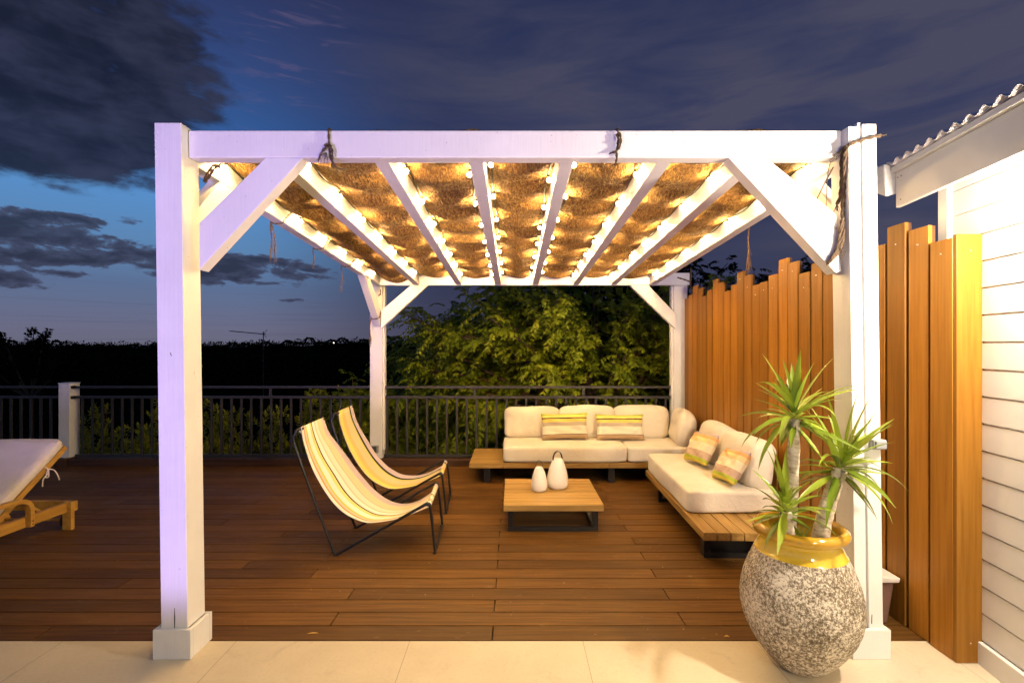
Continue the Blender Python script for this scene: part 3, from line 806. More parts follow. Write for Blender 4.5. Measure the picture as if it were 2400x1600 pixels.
mb = MB(); mb.box(-1.825, -1.765, 6.455, 6.4648, .185, .258); mb.build('cover', M['outletdark'], t, bevel=.004)
t = thing('power_socket', 'small grey socket box on the front right post behind the yucca', 'socket', (1.83, 2.49, 1.07))
mb = MB(); mb.box(1.775, 1.842, 2.466, 2.4985, 1.043, 1.092); mb.build('housing', M['outlet'], t, bevel=.006)
mb = MB(); mb.box(1.782, 1.836, 2.457, 2.4658, 1.049, 1.087); mb.build('cover', M['outlet'], t, bevel=.004)

# ================================================================== BAMBOO FENCE




# measured plank tops (metres), nearest plank first
tops = [2.090, 2.187, 2.240, 2.150, 2.20, 2.12, 2.167, 2.151, 2.100, 2.205, 2.255, 2.148, 2.109, 2.103, 2.209, 2.263, 2.160, 2.112, 2.219, 2.270, 2.174, 2.124, 2.229, 2.274, 2.181, 2.15]
t = thing('bamboo_fence', 'tall fence of upright orange brown bamboo planks of uneven height beside the sofas', 'fence', (2.2, 4.4, 0))
y = 2.475
for i, z in enumerate(tops):
    mb = MB(); xo = 2.170+(.006 if i % 3 == 1 else 0)
    mb.box(xo, xo+.020, y, y+.131, .003, z); mb.build('plank', M['bamboo'], t, bevel=.0015)
    mb = MB(); mb.box(xo+.0205, xo+.040, y+.004, y+.141, .003, z-.002); mb.build('plank', M['bamboo_shaded'], t)
    y += .150
yend = y
mb = MB()
mb.box(2.216, 2.222, 2.49, yend, .003, 1.70)
for z in (.35, 1.1, 1.72): mb.box(2.2225, 2.255, 2.48, yend, z-.035, z+.035)
mb.build('fence_rail', M['bamboo_shaded'], t)
mb = MB(); mb.box(2.172, 2.305, 2.4525, 2.4745, .003, 2.102); mb.build('end_plank', M['bamboo'], t, bevel=.0015)
mb = MB(); 
for i, z in enumerate(tops[:16]):
    yy = 2.475+.150*i+.065
    mb.lathe([(.0035, 0), (.0035, .001)], (0,0,0), 8) if False else None
    c0 = [(yy+.0035*math.cos(.785*k), z-.07-.02*(i % 3)+.0035*math.sin(.785*k)) for k in range(8)]
    mb = MB(); mb.prism(c0, 'x', 2.166, 2.178); mb.build('screw_head', M['nail'], t)
for z in (.10, 2.02): mb = MB(); mb.prism([(2.24+.0035*math.cos(.785*k), z+.0035*math.sin(.785*k)) for k in range(8)], 'y', 2.4505, 2.454); mb.build('screw_head', M['nail'], t)

# ================================================================== WHITE HOUSE
hs = thing('house', 'white lap sided house wall with corrugated roof at the right edge', 'house', (2.4, 2.0, 0))
tx, ty = .1367, .9906; nx_, ny_ = -.9906, .1367     # along the wall, outward
def W(s, o, z): # s metres along the wall from the point by the fence, o outward, z up
    return (2.31+tx*s+nx_*o, 2.5+ty*s+ny_*o, z)
S0, S1 = -3.4, .212
mb = MB(); z = .115; pitchs = .1326
while z < 2.50:
    z1 = min(z+pitchs, 2.62)
    prof = [(-.006, z), (.004, z+.0005), (.008, z+.002), (.008, z+.010), (.006, z1-.006), (-.006, z1-.005), (-.006, z1)]
    vs = [W(S0, o, q) for o, q in prof]+[W(S1, o, q) for o, q in prof]
    n = len(prof); mb.add(vs, [(i, i+1, i+1+n, i+n) for i in range(n-1)])
    z += pitchs
mb.build('siding', M['siding'], hs)
mb = MB(); vs = []
for z in (.01, 2.50):
    for s, o in ((S0, -.015), (S1-.002, -.015), (S1-.002, -4.), (S0, -4.)): vs.append(W(s, o, z))
mb.hexa(vs); mb.build('wall', M['siding'], hs)
mb = MB(); mb.hexa([W(s, o, z) for z in (.0, .108) for s, o in ((S0, .028), (S1+.004, .028), (S1+.004, -.01), (S0, -.01))]); mb.build('skirting', M['siding'], hs, bevel=.003)
mb = MB(); mb.hexa([W(s, o, z) for z in (.11, 2.55) for s, o in ((S1-.06, .030), (S1+.012, .030), (S1+.012, -.02), (S1-.06, -.02))]); mb.build('corner_board', M['siding'], hs, bevel=.003)
# fascia, soffit, roof sheet
F0, F1 = S0, .31
mb = MB(); mb.hexa([W(s, o, z) for z in (2.335, 2.530) for s, o in ((F0, .19), (F1, .19), (F1, .165), (F0, .165))]); mb.build('fascia', M['siding'], hs, bevel=.003)
mb = MB(); mb.hexa([W(s, o, z) for z in (2.532, 2.562) for s, o in ((F0, .215), (F1, .215), (F1, .16), (F0, .16))]); mb.build('drip_edge', M['siding'], hs, bevel=.003)
mb = MB(); mb.hexa([W(s, o, z) for z in (2.44, 2.455) for s, o in ((F0, .165), (F1, .165), (F1, -.02), (F0, -.02))]); mb.build('soffit', M['siding'], hs)
P = []
for o in (.235, .1, -.5, -4.):
    rowp = []
    for s in np.arange(F0, F1+.02, .0086):
        zz = 2.578+.0135*math.cos(2*math.pi*(s-F1)/.086)+(.235-o)*.06
        rowp.append(W(s, o, zz))
    P.append(rowp)
mb = MB(); mb.grid(P); mb.build('roof', M['roofmetal'], hs, smooth=True, solid=.004)
mb = MB()
mb.hexa([W(F1+.075, .255, 2.44), W(F1+.002, .24, 2.40), W(F1+.002, .16, 2.42), W(F1+.06, .16, 2.45), W(F1+.12, .27, 2.595), W(F1+.002, .25, 2.585), W(F1+.002, .16, 2.585), W(F1+.09, .16, 2.595)])
mb.build('gutter_end', M['gutter'], hs, bevel=.006, segs=3)
mb = MB()
for s, z in ((F1-.02, 2.50), (F1-.05, 2.50), (F1-.045, 2.37)):
    c = W(s, .1905, z); mb = MB(); mb.prism([(c[1]+.003*math.cos(.785*k), c[2]+.003*math.sin(.785*k)) for k in range(8)], 'x', c[0]-.002, c[0]+.003); mb.build('screw_head', M['crack'], hs)
# brown trough with a pale lid behind the post, on its stone
t = thing('garden_trough', 'brown plastic trough with pale rim behind the front right post', 'planter', (2.04, 2.93, 0))
mb = MB(); mb.prism([(1.93, .002), (2.095, .002), (2.135, .235), (1.93, .235)], 'y', 2.80, 3.25); mb.build('body', M['planterbrown'], t, bevel=.012, segs=3)
mb = MB(); mb.prism([(1.92, .2355), (2.15, .2355), (2.158, .262), (1.92, .275)], 'y', 2.785, 3.265); mb.build('rim', M['stone'], t, bevel=.008, segs=3)

# ================================================================== CUSHIONS
def cushion_pts(w_, d, h, n=14, r=.05, puff=.02, wr=.004, seed=0, ex=.0):
    """rounded, slightly inflated box centred on the origin, as one closed skin"""
    rs = np.random.default_rng(seed); ph = rs.random((6, 4))*6.28
    mb = MB(); idx = {}; V = []; F = []
    def P(i, j, k):
        key = (i, j, k)
        if key in idx: return idx[key]
        q = []
        for t, s_ in ((i, w_), (j, d), (k, h)):
            a = t/n*2-1
            a = math.copysign(abs(a)**.75, a) if s_ > 3*r else a
            q.append(a*s_/2)
        x, y, z = q
        rr = min(r, w_/2, d/2, h/2)
        cx = max(-w_/2+rr, min(w_/2-rr, x)); cy = max(-d/2+rr, min(d/2-rr, y)); cz = max(-h/2+rr, min(h/2-rr, z))
        dv = Vector((x-cx, y-cy, z-cz))
        if dv.length > 1e-9: dv = dv.normalized()*rr
        p = Vector((cx, cy, cz))+dv
        fx, fy, fz = 1-(2*p.x/w_)**2, 1-(2*p.y/d)**2, 1-(2*p.z/h)**2
        fx, fy, fz = max(fx, 0), max(fy, 0), max(fz, 0)
        p.z += math.copysign(puff, p.z)*(fx*fy)**.6*(1 if abs(z) > h*.3 else 0)
        p.x += math.copysign(puff*.5, p.x)*(fy*fz)**.6*(1 if abs(x) > w_*.45 else 0)
        p.y += math.copysign(puff*.5, p.y)*(fx*fz)**.6*(1 if abs(y) > d*.45 else 0)
        wv = 0
        for a in range(4): wv += math.sin(p.x*(9+6*a)*math.cos(ph[a][0])+p.y*(9+6*a)*math.sin(ph[a][0])+p.z*17+ph[a][1])/(1+a)
        p += dv.normalized()*wr*wv if dv.length > 1e-9 else Vector((0, 0, wr*wv*(1 if z > 0 else 0)))
        idx[key] = len(V); V.append(p); return idx[key]
    for a in range(n):
        for b in range(n):
            F.append((P(a,b,0), P(a,b+1,0), P(a+1,b+1,0), P(a+1,b,0))); F.append((P(a,b,n), P(a+1,b,n), P(a+1,b+1,n), P(a,b+1,n)))
            F.append((P(a,0,b), P(a+1,0,b), P(a+1,0,b+1), P(a,0,b+1))); F.append((P(a,n,b), P(a,n,b+1), P(a+1,n,b+1), P(a+1,n,b)))
            F.append((P(0,a,b), P(0,a,b+1), P(0,a+1,b+1), P(0,a+1,b))); F.append((P(n,a,b), P(n,a+1,b), P(n,a+1,b+1), P(n,a,b+1)))
    return V, F
def cushion(name, parent, c, size, rot=(0,0,0), mat='cushion', label=None, r=.05, puff=.02, wr=.0035, seed=0, n=14):
    V, F = cushion_pts(*size, n=n, r=r, puff=puff, wr=wr, seed=seed)
    from mathutils import Euler
    Rm = Euler(rot).to_matrix(); c = Vector(c)
    mb = MB(); mb.add([Rm @ p+c for p in V], F)
    o = mb.build(name, M[mat], parent, smooth=True, subsurf=1)
    # piping seam round the rim
    if parent is not None:
        pass
    if label: o['label'] = label
    return o
def throw(label, c, w_, h, th, rotm, mat, seed):
    """scatter pillow: a pinched rectangle, seam at the rim, stripes across its height"""
    n = 26; rs = np.random.default_rng(seed); ph = rs.random(8)*6.28
    c = Vector(c); mb = MB()
    for sd in (1, -1):
        P = []
        for i in range(n+1):
            rowp = []
            for j in range(n+1):
                a, b = j/n*2-1, i/n*2-1
                a2 = math.copysign(abs(a)**.8, a); b2 = math.copysign(abs(b)**.8, b)
                edge = (1-a2**4)*(1-b2**4)
                px = a2*w_/2*(1-.07*(1-b2*b2)*abs(a2)**3); pz = b2*h/2*(1-.09*(1-a2*a2)*abs(b2)**3)
                th_ = th/2*max(edge, 0)**.45
                th_ += .006*math.sin(7*a2+ph[0]+3*b2)*edge+.005*math.sin(11*b2+5*a2+ph[1])*edge+.004*math.sin(19*a2-13*b2+ph[2])*edge
                rowp.append(c+rotm @ Vector((px, -sd*th_, pz)))
            P.append(rowp)
        mb.grid(P)
    o = mb.build('throw_pillow', M[mat], None, smooth=True)
    return tag(o, label, 'pillow', 'striped throw pillows on the sofas')

# ================================================================== SOFA along the railing
sf = thing('sofa', 'long low sofa facing the camera with teak side shelf and cream cushions', 'sofa', (.8, 6.1, 0), 'low outdoor sofas')
mb = MB(); q = 0
y0, y1, nb = 5.64, 6.46, 9; wdt = (y1-y0)/nb
for (a, b) in ((-.495, -.117), (-.113, 1.075), (1.079, 2.14)):
    for i in range(nb):
        mb.box(a, b, y0+i*wdt+(.002 if i else 0), y0+(i+1)*wdt-.003, .180, .236)
mb.build('platform', M['teak_x'], sf, bevel=.002)
for x in (-.30, 1.12, 1.95):
    mb = MB()
    for yy in (5.70, 6.30):
        mb.box(x-.036, x+.036, yy, yy+.05, .0, .178)
    mb.box(x-.035, x+.035, 5.75, 6.30, .0, .03)
    mb.build('leg', M['black'], sf, bevel=.003)
cushion('seat_cushion', sf, (.588, 5.99, .328), (1.40, .70, .18), seed=1, puff=.010, r=.032)
cushion('seat_cushion', sf, (1.68, 5.99, .325), (.77, .70, .175), seed=2, puff=.010, r=.032)
for i, (x0, x1, zt) in enumerate(((-.10, .578, .775), (.582, 1.262, .785), (1.266, 1.935, .785))):
    cushion('back_cushion', sf, ((x0+x1)/2, 6.30, .415+(zt-.415)/2), (x1-x0, .20, zt-.415), (R(-9), 0, 0), seed=3+i, puff=.028, r=.07, wr=.005)
cushion('side_cushion', sf, (2.00, 5.93, .595), (.19, .60, .36), (0, R(8), R(-8)), seed=7, puff=.03, r=.08, wr=.006)
def rot_of(rx, rz, ry=0):
    return Matrix.Rotation(rz, 3, 'Z') @ Matrix.Rotation(rx, 3, 'X') @ Matrix.Rotation(ry, 3, 'Y')
throw('yellow and white striped pillow at the left on the far sofa', (.622, 6.06, .585), .57, .32, .13, rot_of(R(-16), R(2), R(-1)), 'pillow_a', 1)
throw('yellow and white striped pillow at the right on the far sofa', (1.285, 6.04, .58), .58, .31, .12, rot_of(R(-17), R(-1), R(0)), 'pillow_a', 2)

# ================================================================== SOFA along the fence
a0 = math.atan2(.063, 1.79)  # slight turn
s2 = thing('sofa', 'low sofa along the bamboo fence with slatted teak shelf at its near end', 'sofa', (1.346, 3.54, 0), 'low outdoor sofas', rz=-a0)
def L2(mb_name, mb, mat, **kw): return mb.build(mb_name, mat, s2, world=False, **kw)
mb = MB(); nb = 8; wd = .76/nb
for i in range(nb): mb.box(i*wd+(.003 if i else 0), (i+1)*wd-.004, 0, 1.80, .180, .236)
L2('platform', mb, M['teak_y'], bevel=.002)
for yy in (.14, 1.45):
    mb = MB(); mb.box(.05, .71, yy, yy+.06, 0, .035); mb.box(.05, .09, yy, yy+.06, .0352, .178); mb.box(.67, .71, yy, yy+.06, .0352, .178)
    L2('leg', mb, M['black'], bevel=.003)
mb = MB(); mb.box(.05, .71, .201, .22, .0, .176); L2('leg_panel', mb, M['black'])
def cush2(name, c, size, rot=(0,0,0), **kw):
    V, F = cushion_pts(*size, n=14, **kw)
    from mathutils import Euler
    Rm = Euler(rot).to_matrix(); c = Vector(c); m_ = MB(); m_.add([Rm @ p+c for p in V], F)
    return m_.build(name, M['cushion'], s2, smooth=True, subsurf=1, world=False)
cush2('seat_cushion', (.375, 1.10, .328), (.73, 1.40, .18), r=.032, puff=.010, wr=.004, seed=11)
cush2('back_cushion', (.625, .80, .585), (.20, .70, .36), (0, R(14), 0), r=.07, puff=.03, wr=.006, seed=12)
cush2('back_cushion', (.625, 1.46, .585), (.20, .64, .36), (0, R(14), 0), r=.07, puff=.03, wr=.006, seed=13)
throw('mauve and orange striped pillow on the fence sofa, nearest to the camera', (1.790, 4.12, .575), .36, .30, .12, rot_of(R(-32), R(-90), R(-6)), 'pillow_b', 3)
throw('mauve and orange striped pillow on the fence sofa, in its far corner', (1.780, 4.75, .590), .40, .31, .12, rot_of(R(-28), R(-84), R(-4)), 'pillow_b', 4)

# ================================================================== COFFEE TABLE + LANTERNS
ct = thing('coffee_table', 'low square teak slat coffee table on a black steel frame', 'table', (.335, 4.56, 0))
mb = MB(); nb = 9; y0, y1 = 4.15, 4.98; wd = (y1-y0)/nb
for i in range(nb): mb.box(-.080, .752, y0+i*wd+(.002 if i else 0), y0+(i+1)*wd-.002, .185, .237)
mb.build('tabletop', M['teak_x'], ct, bevel=.003)
for x in (-.045, .67):
    for yy in (4.20, 4.89):
        mb = MB(); mb.box(x, x+.042, yy, yy+.042, .0335, .184); mb.build('leg', M['black'], ct, bevel=.002)
mb = MB()
for yy in (4.20, 4.89): mb.box(-.046, .713, yy-.001, yy+.043, 0, .033)
for x in (-.045, .67): mb.box(x, x+.042, 4.244, 4.888, 0, .032)
mb.build('base_frame', M['black'], ct, bevel=.002)
def lantern(label, x, y, r, h, hh, ang):
    t = thing('table_lantern', label, 'lantern', (x, y, .238), 'white lanterns on the coffee table')
    prof = [(.0, 0), (.70, 0), (.86, .03), (.95, .09), (1., .20), (.985, .33), (.92, .48), (.82, .63), (.70, .76), (.58, .87), (.49, .94), (.44, .975), (.40, .992), (.25, 1.0), (0, 1.0)]
    mb = MB(); mb.lathe([(max(a*r, .0005), b*h) for a, b in prof], (x, y, .238), 40, capb=False)
    mb.build('body', M['lantern'], t, smooth=True)
    hw = r*.45; mb = MB(); dx_, dy_ = math.cos(ang), math.sin(ang); P = []
    n = 18
    for i in range(n+1):
        a = math.pi*i/n; ex = hw*math.cos(a)*1.0; ez = h*.93+hh*(math.sin(a)**.8)+.0*i
        for_w = .013 if r > .08 else .006
        P.append([(x+dx_*ex-dy_*for_w*s_, y+dy_*ex+dx_*for_w*s_, .238+ez) for s_ in (-1, 1)])
    mb.grid(P); mb.build('handle', M['strap'], t, smooth=True, solid=.004)
    mb = MB()
    for s_ in (-1, 1): mb.beam((x+dx_*hw*s_*1.0, y+dy_*hw*s_, .238+h*.86), (x+dx_*hw*s_, y+dy_*hw*s_, .238+h*.945), .012, .026)
    mb.build('strap_end', M['strap'], t, bevel=.002)
lantern('small white lantern with thin dark handle on the coffee table', .236, 4.565, .074, .218, .070, R(-6))
lantern('tall white lantern with dark strap handle on the coffee table', .412, 4.66, .099, .275, .082, R(18))

# ================================================================== SLING CHAIRS
edge_near = [(-1.575, .917), (-1.568, .862), (-1.526, .700), (-1.460, .558), (-1.362, .394), (-1.253, .291), (-1.121, .230), (-1.012, .229), (-.903, .246), (-.794, .277), (-.684, .322), (-.602, .356)]
edge_far = [(-1.575, .917), (-1.540, .830), (-1.470, .735), (-1.370, .600), (-1.262, .460), (-1.155, .338), (-1.035, .250), (-.915, .216), (-.80, .232), (-.695, .292), (-.602, .356)]
def sling_chair(label, mat, loc, rz, far_k=1.):
    t = thing('sling_chair', label, 'chair', loc, 'striped sling chairs', rz=rz)
    Wd = .56; r = .0108
    ox = 1.316
    # side frames in local x (forward), z ; y = 0 near, Wd far
    for yy in (0, Wd):
        s_ = 1 if yy == 0 else -1
        raw = [(-.262, yy+.055*s_, .935), (-.290, yy+.012*s_, .932), (-.296, yy, .905), (-.290, yy, .78), (-.02, yy, .035), (0., yy, .012), (.03, yy, .020), (.62, yy, .348), (.672, yy, .368), (.695, yy, .345), (.728, yy, .03), (.730, yy+.012*s_, .012), (.730, yy+.05*s_, .011)]
        mb = MB(); mb.tube(catmull(raw, 5), r, 8); mb.build('side_frame', M['black'], t, smooth=True, world=False)
        mb = MB()
        for fx in (0.0, .726): mb.lathe([(.013, -.001), (.013, .010), (.010, .016)], (fx, yy, .0), 10, capt=True)
        mb.build('foot', M['rubber'], t, world=False)
    mb = MB(); mb.tube([(-.272, .03, .937), (-.272, Wd-.03, .937)], r*.9, 8); mb.build('crossbar', M['black'], t, smooth=True, world=False)
    mb = MB(); mb.tube([(.676, .012, .366), (.676, Wd-.012, .366)], r*.9, 8); mb.build('crossbar', M['black'], t, smooth=True, world=False)
    mb = MB(); mb.tube([(.730, .03, .011), (.730, Wd-.03, .011)], r, 8); mb.build('crossbar', M['black'], t, smooth=True, world=False)
    def resample(E0, n=56):
        E_ = catmull([Vector((a+ox, 0, b)) for a, b in E0], 8); L = [0.]
        for i in range(1, len(E_)): L.append(L[-1]+(E_[i]-E_[i-1]).length)
        out = []
        for q in range(n):
            t_ = L[-1]*q/(n-1); i = 1
            while i < len(L)-1 and L[i] < t_: i += 1
            out.append(E_[i-1].lerp(E_[i], (t_-L[i-1])/max(L[i]-L[i-1], 1e-6)))
        return out
    E, EF = resample(edge_near), resample(edge_far)
    P = []
    ny_ = 28
    for p_, pf in zip(E, EF):
        rowp = []
        tt = (p_.x+.26)/.95
        for j in range(ny_+1):
            f = j/ny_; c_ = 4*f*(1-f)
            sag = .018*c_*math.sin(math.pi*min(max(tt, 0), 1))
            ins = .028+.012*math.sin(math.pi*min(max(tt, 0), 1))
            kk = f*far_k; xx = p_.x+(pf.x-p_.x)*kk; zz = p_.z+(pf.z-p_.z)*kk-sag
            rowp.append((xx+.002*math.sin(f*9+p_.z*20), ins+(Wd-2*ins)*f, zz))
        P.append(rowp)
    # loop the cloth over both bars
    top = [[(-.262+.0-.004, y_[1], .950) for y_ in P[0]], [(-.286, y_[1], .940) for y_ in P[0]], [(-.280, y_[1], .918) for y_ in P[0]], [(-.258, y_[1]+.0, .895) for y_ in P[0]]]
    end = [[(.690, y_[1], .374) for y_ in P[0]], [(.700, y_[1], .356) for y_ in P[0]], [(.68, y_[1], .345) for y_ in P[0]]]
    Q = list(reversed(top[1:]))+[top[0]]+P[1:-1]+[[(.672, y_[1], .380) for y_ in P[0]]]+end
    mb = MB(); a, b = len(Q), len(Q[0])
    vs = [p for r_ in Q for p in r_]; uvs = [(i/(a-1), j/(b-1)) for i in range(a) for j in range(b)]
    mb.add(vs, [(i*b+j, i*b+j+1, (i+1)*b+j+1, (i+1)*b+j) for i in range(a-1) for j in range(b-1)], uvs)
    mb.build('sling', M[mat], t, smooth=True, world=False, solid=.003)
    return t
sling_chair('cream striped sling chair on black tube frame, nearer to the camera', 'sling_a', (-1.316, 3.72, 0), R(2.5))
sling_chair('yellow and tan striped sling chair behind the nearer one', 'sling_b', (-1.352, 4.60, 0), R(3.), .45)

# ================================================================== SUN LOUNGER
lg = thing('sun_lounger', 'wooden sun lounger with raised beige mattress at the left edge', 'lounger', (-4.0, 4.0, 0))
XLr = -3.725   # right outer face of the leg
mb = MB(); mb.box(XLr-.075, XLr-.035, 2.7, 4.215, .155, .235); mb.build('side_rail', M['acacia'], lg, bevel=.004)
mb = MB(); mb.box(-4.45, -4.41, 2.7, 4.215, .155, .235); mb.build('side_rail', M['acacia'], lg, bevel=.004)
mb = MB(); mb.box(-4.41, XLr-.0, 4.255, 4.285, .155, .238); mb.build('end_rail', M['acacia'], lg, bevel=.004)
for x in (XLr-.075, -4.46):
    mb = MB(); mb.box(x, x+.075, 4.217, 4.253, .004, .238); mb.box(x+.0, x+.034, 4.255, 4.30, .004, .154) if False else None
    mb.build('leg', M['acacia'], lg, bevel=.004)
    mb = MB(); mb.box(x, x+.075, 2.70, 2.745, .0, .154); mb.build('leg', M['acacia'], lg, bevel=.004)
for x in (XLr-.105, -4.38):
    mb = MB(); n = 22
    mb.prism([(4.30+.062*math.cos(6.283*k/n), .065+.062*math.sin(6.283*k/n)) for k in range(n)], 'x', x-.014, x+.012)
    wl = mb.build('wheel', M['rubber'], lg, bevel=.004)
    mb = MB(); mb.prism([(4.30+.045*math.cos(6.283*k/n), .065+.045*math.sin(6.283*k/n)) for k in range(n)], 'x', x+.0125, x+.018); mb.build('hub', M['acacia'], wl)
mb = MB(); mb.tube([(-4.38, 4.30, .065), (XLr-.09, 4.30, .065)], .012, 8); mb.build('axle', M['acacia'], lg)
# slats of the fixed part
mb = MB()
for i in range(9): mb.box(-4.405, XLr-.08, 2.76+i*.085, 2.76+i*.085+.06, .236, .252)
mb.build('slats', M['acacia'], lg, bevel=.002)
# reclining backrest frame
bp0, bp1 = Vector((0, 3.62, .165)), Vector((0, 4.29, .690))
bd = (bp1-bp0).normalized(); bn = Vector((0, -bd.z, bd.y))   # normal toward camera/up
for x in (XLr-.115, -4.375):
    mb = MB(); mb.beam(bp0+Vector((x, 0, 0)), bp1+Vector((x, 0, 0)), .026, .042, up=tuple(bn)); mb.build('backrest_rail', M['acacia'], lg, bevel=.003)
mb = MB()
for i in range(8):
    p = bp0.lerp(bp1, .12+i*.115); mb.beam(p+Vector((-4.36, 0, 0))+bn*.01, p+Vector((XLr-.13, 0, 0))+bn*.01, .05, .014, up=tuple(bn))
mb.build('backrest_slats', M['acacia'], lg, bevel=.002)
mb = MB(); q0 = bp0.lerp(bp1, .42)+Vector((XLr-.16, .0, -.02)); mb.beam(q0, (XLr-.16, 4.10, .20), .022, .03, up=(1,0,0)); mb.build('prop', M['acacia'], lg, bevel=.002)
# bent arms
for x in (XLr-.034, -4.52):
    c_line = catmull([(x+.02, 2.95, .36), (x+.02, 3.2, .372), (x+.02, 3.55, .380), (x+.02, 3.72, .381), (x+.02, 3.80, .374), (x+.02, 3.850, .348), (x+.02, 3.872, .305), (x+.02, 3.875, .25), (x+.02, 3.875, .158)], 4)
    mb = MB(); P = []
    for i, p in enumerate(c_line):
        d = (c_line[min(i+1, len(c_line)-1)]-c_line[max(i-1, 0)]).normalized(); nn = Vector((0, -d.z, d.y))
        P.append([p+Vector((a*.022, 0, 0))+nn*b*.017 for a, b in ((-1,-1),(1,-1),(1,1),(-1,1))])
    vs = [q for r_ in P for q in r_]; N = len(P)
    fs = [(i*4+k, i*4+(k+1) % 4, (i+1)*4+(k+1) % 4, (i+1)*4+k) for i in range(N-1) for k in range(4)]+[(3,2,1,0), tuple((N-1)*4+k for k in range(4))]
    mb.add(vs, fs); mb.build('armrest', M['acacia'], lg, bevel=.003)
mb = MB()
for zz in (.178, .202):
    c = [(3.875+.006*math.cos(.785*k), zz+.006*math.sin(.785*k)) for k in range(8)]; mb.prism(c, 'x', XLr+.006, XLr+.0095)
mb.build('bolt', M['crack'], lg)
# mattress: back part and seat part
from mathutils import Euler
ang = math.atan2(bd.z, bd.y)
V, F = cushion_pts(.66, .80, .085, n=14, r=.04, puff=.008, wr=.0025, seed=21)
cm = bp0.lerp(bp1, .54)+bn*.068+Vector(((-4.40+XLr-.10)/2-.03, 0, 0))
Rm = Euler((ang, 0, 0)).to_matrix(); mb = MB(); mb.add([Rm @ p+cm for p in V], F)
mt = mb.build('mattress', M['mattress'], lg, smooth=True, subsurf=1)
V, F = cushion_pts(.66, .90, .08, n=12, r=.035, puff=.008, wr=.0025, seed=22)
mb = MB(); mb.add([p+Vector((cm.x, 3.22, .295)) for p in V], F); mb.build('mattress', M['mattress'], lg, smooth=True, subsurf=1)
mb = MB(); q = bp0.lerp(bp1, .72)+Vector((XLr-.098, 0, .0))
mb.tube(catmull([q+Vector((0, -.02, .03)), q+Vector((.012, 0, 0)), q+Vector((.014, .0, -.03)), q+Vector((.0, -.03, -.07)), q+Vector((-.002, -.035, -.13))], 5), .0045, 6)
mb.tube(catmull([q+Vector((.012, 0, .005)), q+Vector((.03, .03, -.01)), q+Vector((.04, .05, -.05)), q+Vector((.05, .06, -.10))], 5), .0045, 6)
mb.tube(catmull([q+Vector((.012, 0, 0)), q+Vector((.018, .0, -.05)), q+Vector((.005, -.01, -.065)), q+Vector((.008, -.01, -.03)), q+Vector((.012, 0, 0))], 5), .0045, 6)
mb.build('ribbon', M['mattress'], mt, smooth=True)

# ================================================================== POT AND YUCCA
PX, PY = 1.390, 2.43
pt = thing('plant_pot', 'big round speckled stone pot with ochre glazed neck by the right post', 'pot', (PX, PY, 0))
body = [(.005, .001), (.085, .001), (.105, .008), (.135, .03), (.172, .065), (.206, .105), (.238, .15), (.266, .20), (.285, .25), (.296, .30), (.299, .35), (.293, .40), (.280, .45), (.262, .50), (.240, .55), (.2235, .5845)]
body = [(r_*.895, z_*.965) for r_, z_ in body]
mb = MB(); mb.lathe(body, (PX, PY, 0), 96); mb.build('body', M['pot'], pt, smooth=True)
neck = [(.2235, .585), (.2245, .588), (.212, .615), (.203, .64), (.203, .655), (.212, .664), (.226, .668), (.236, .678), (.240, .692), (.236, .706), (.224, .716), (.210, .719), (.198, .714), (.190, .702), (.187, .68), (.190, .60), (.17, .595)]
neck = [(r_*.975, z_) for r_, z_ in neck]; neck[0] = (.2242, .5848)
neck = [(r_*.895, z_*.965) for r_, z_ in neck]
mb = MB(); mb.lathe(neck, (PX, PY, 0), 96, capb=False); mb.build('glazed_neck', M['glaze'], pt, smooth=True)
mb = MB(); mb.lathe([(.001, .588), (.08, .59), (.165, .584)], (PX, PY, 0), 40, capb=False); mb.build('soil', M['soil'], pt, smooth=True)
yu = thing('yucca', 'potted yucca with three pale trunks and spiky green leaf heads', 'plant', (PX, PY, .62))
def yleaf(V, F, T, base, d, L, wd, bend, tone):
    d = Vector(d).normalized(); side = d.cross(Vector((0,0,1)))
    if side.length < .05: side = Vector((1,0,0))
    side.normalize(); n = 8; p = Vector(base); o = len(V)
    tw = random.uniform(-.5, .5)
    for i in range(n+1):
        t = i/n
        ww = wd*(.50+.5*math.sin(min(t*2.4, math.pi/2)))*(1-max(0, t-.35)/.65)**.85 if t < 1 else .0006
        up = side.cross(d).normalized()
        a = tw*t; sd2 = side*math.cos(a)+up*math.sin(a); up2 = up*math.cos(a)-side*math.sin(a)
        V += [p-sd2*ww/2+up2*ww*.22, p, p+sd2*ww/2+up2*ww*.22]
        d = (d+Vector((0, 0, -bend/n*(.3+1.6*t)))).normalized(); p = p+d*(L/n)
    for i in range(n):
        for k in range(2):
            F.append((o+i*3+k, o+i*3+k+1, o+(i+1)*3+k+1, o+(i+1)*3+k)); T.append(tone)
def yhead(c, axis, n, L0, L1, lab=None):
    V, F, T = [], [], []; axis = Vector(axis).normalized()
    u = axis.cross(Vector((0,1,0))).normalized(); w2 = axis.cross(u)
    for i in range(n):
        f = (i+.5)/n; ph = i*2.399+random.uniform(-.3, .3)
        tilt = R(8+f*112+random.gauss(0, 17))
        d = axis*math.cos(tilt)+(u*math.cos(ph)+w2*math.sin(ph))*math.sin(tilt)
        L = random.uniform(L0, L1)*(1-.25*(f > .85))
        base = Vector(c)+axis*(.045*(1-f)*1.6-.03)+d*.012
        yleaf(V, F, T, base, d, L, random.uniform(.032, .048), random.choice((.1,.3,.6,1.2))*random.uniform(.6,1.2)+.5*f*random.random(), random.random()*.8+.2*(1-f))
    return V, F, T
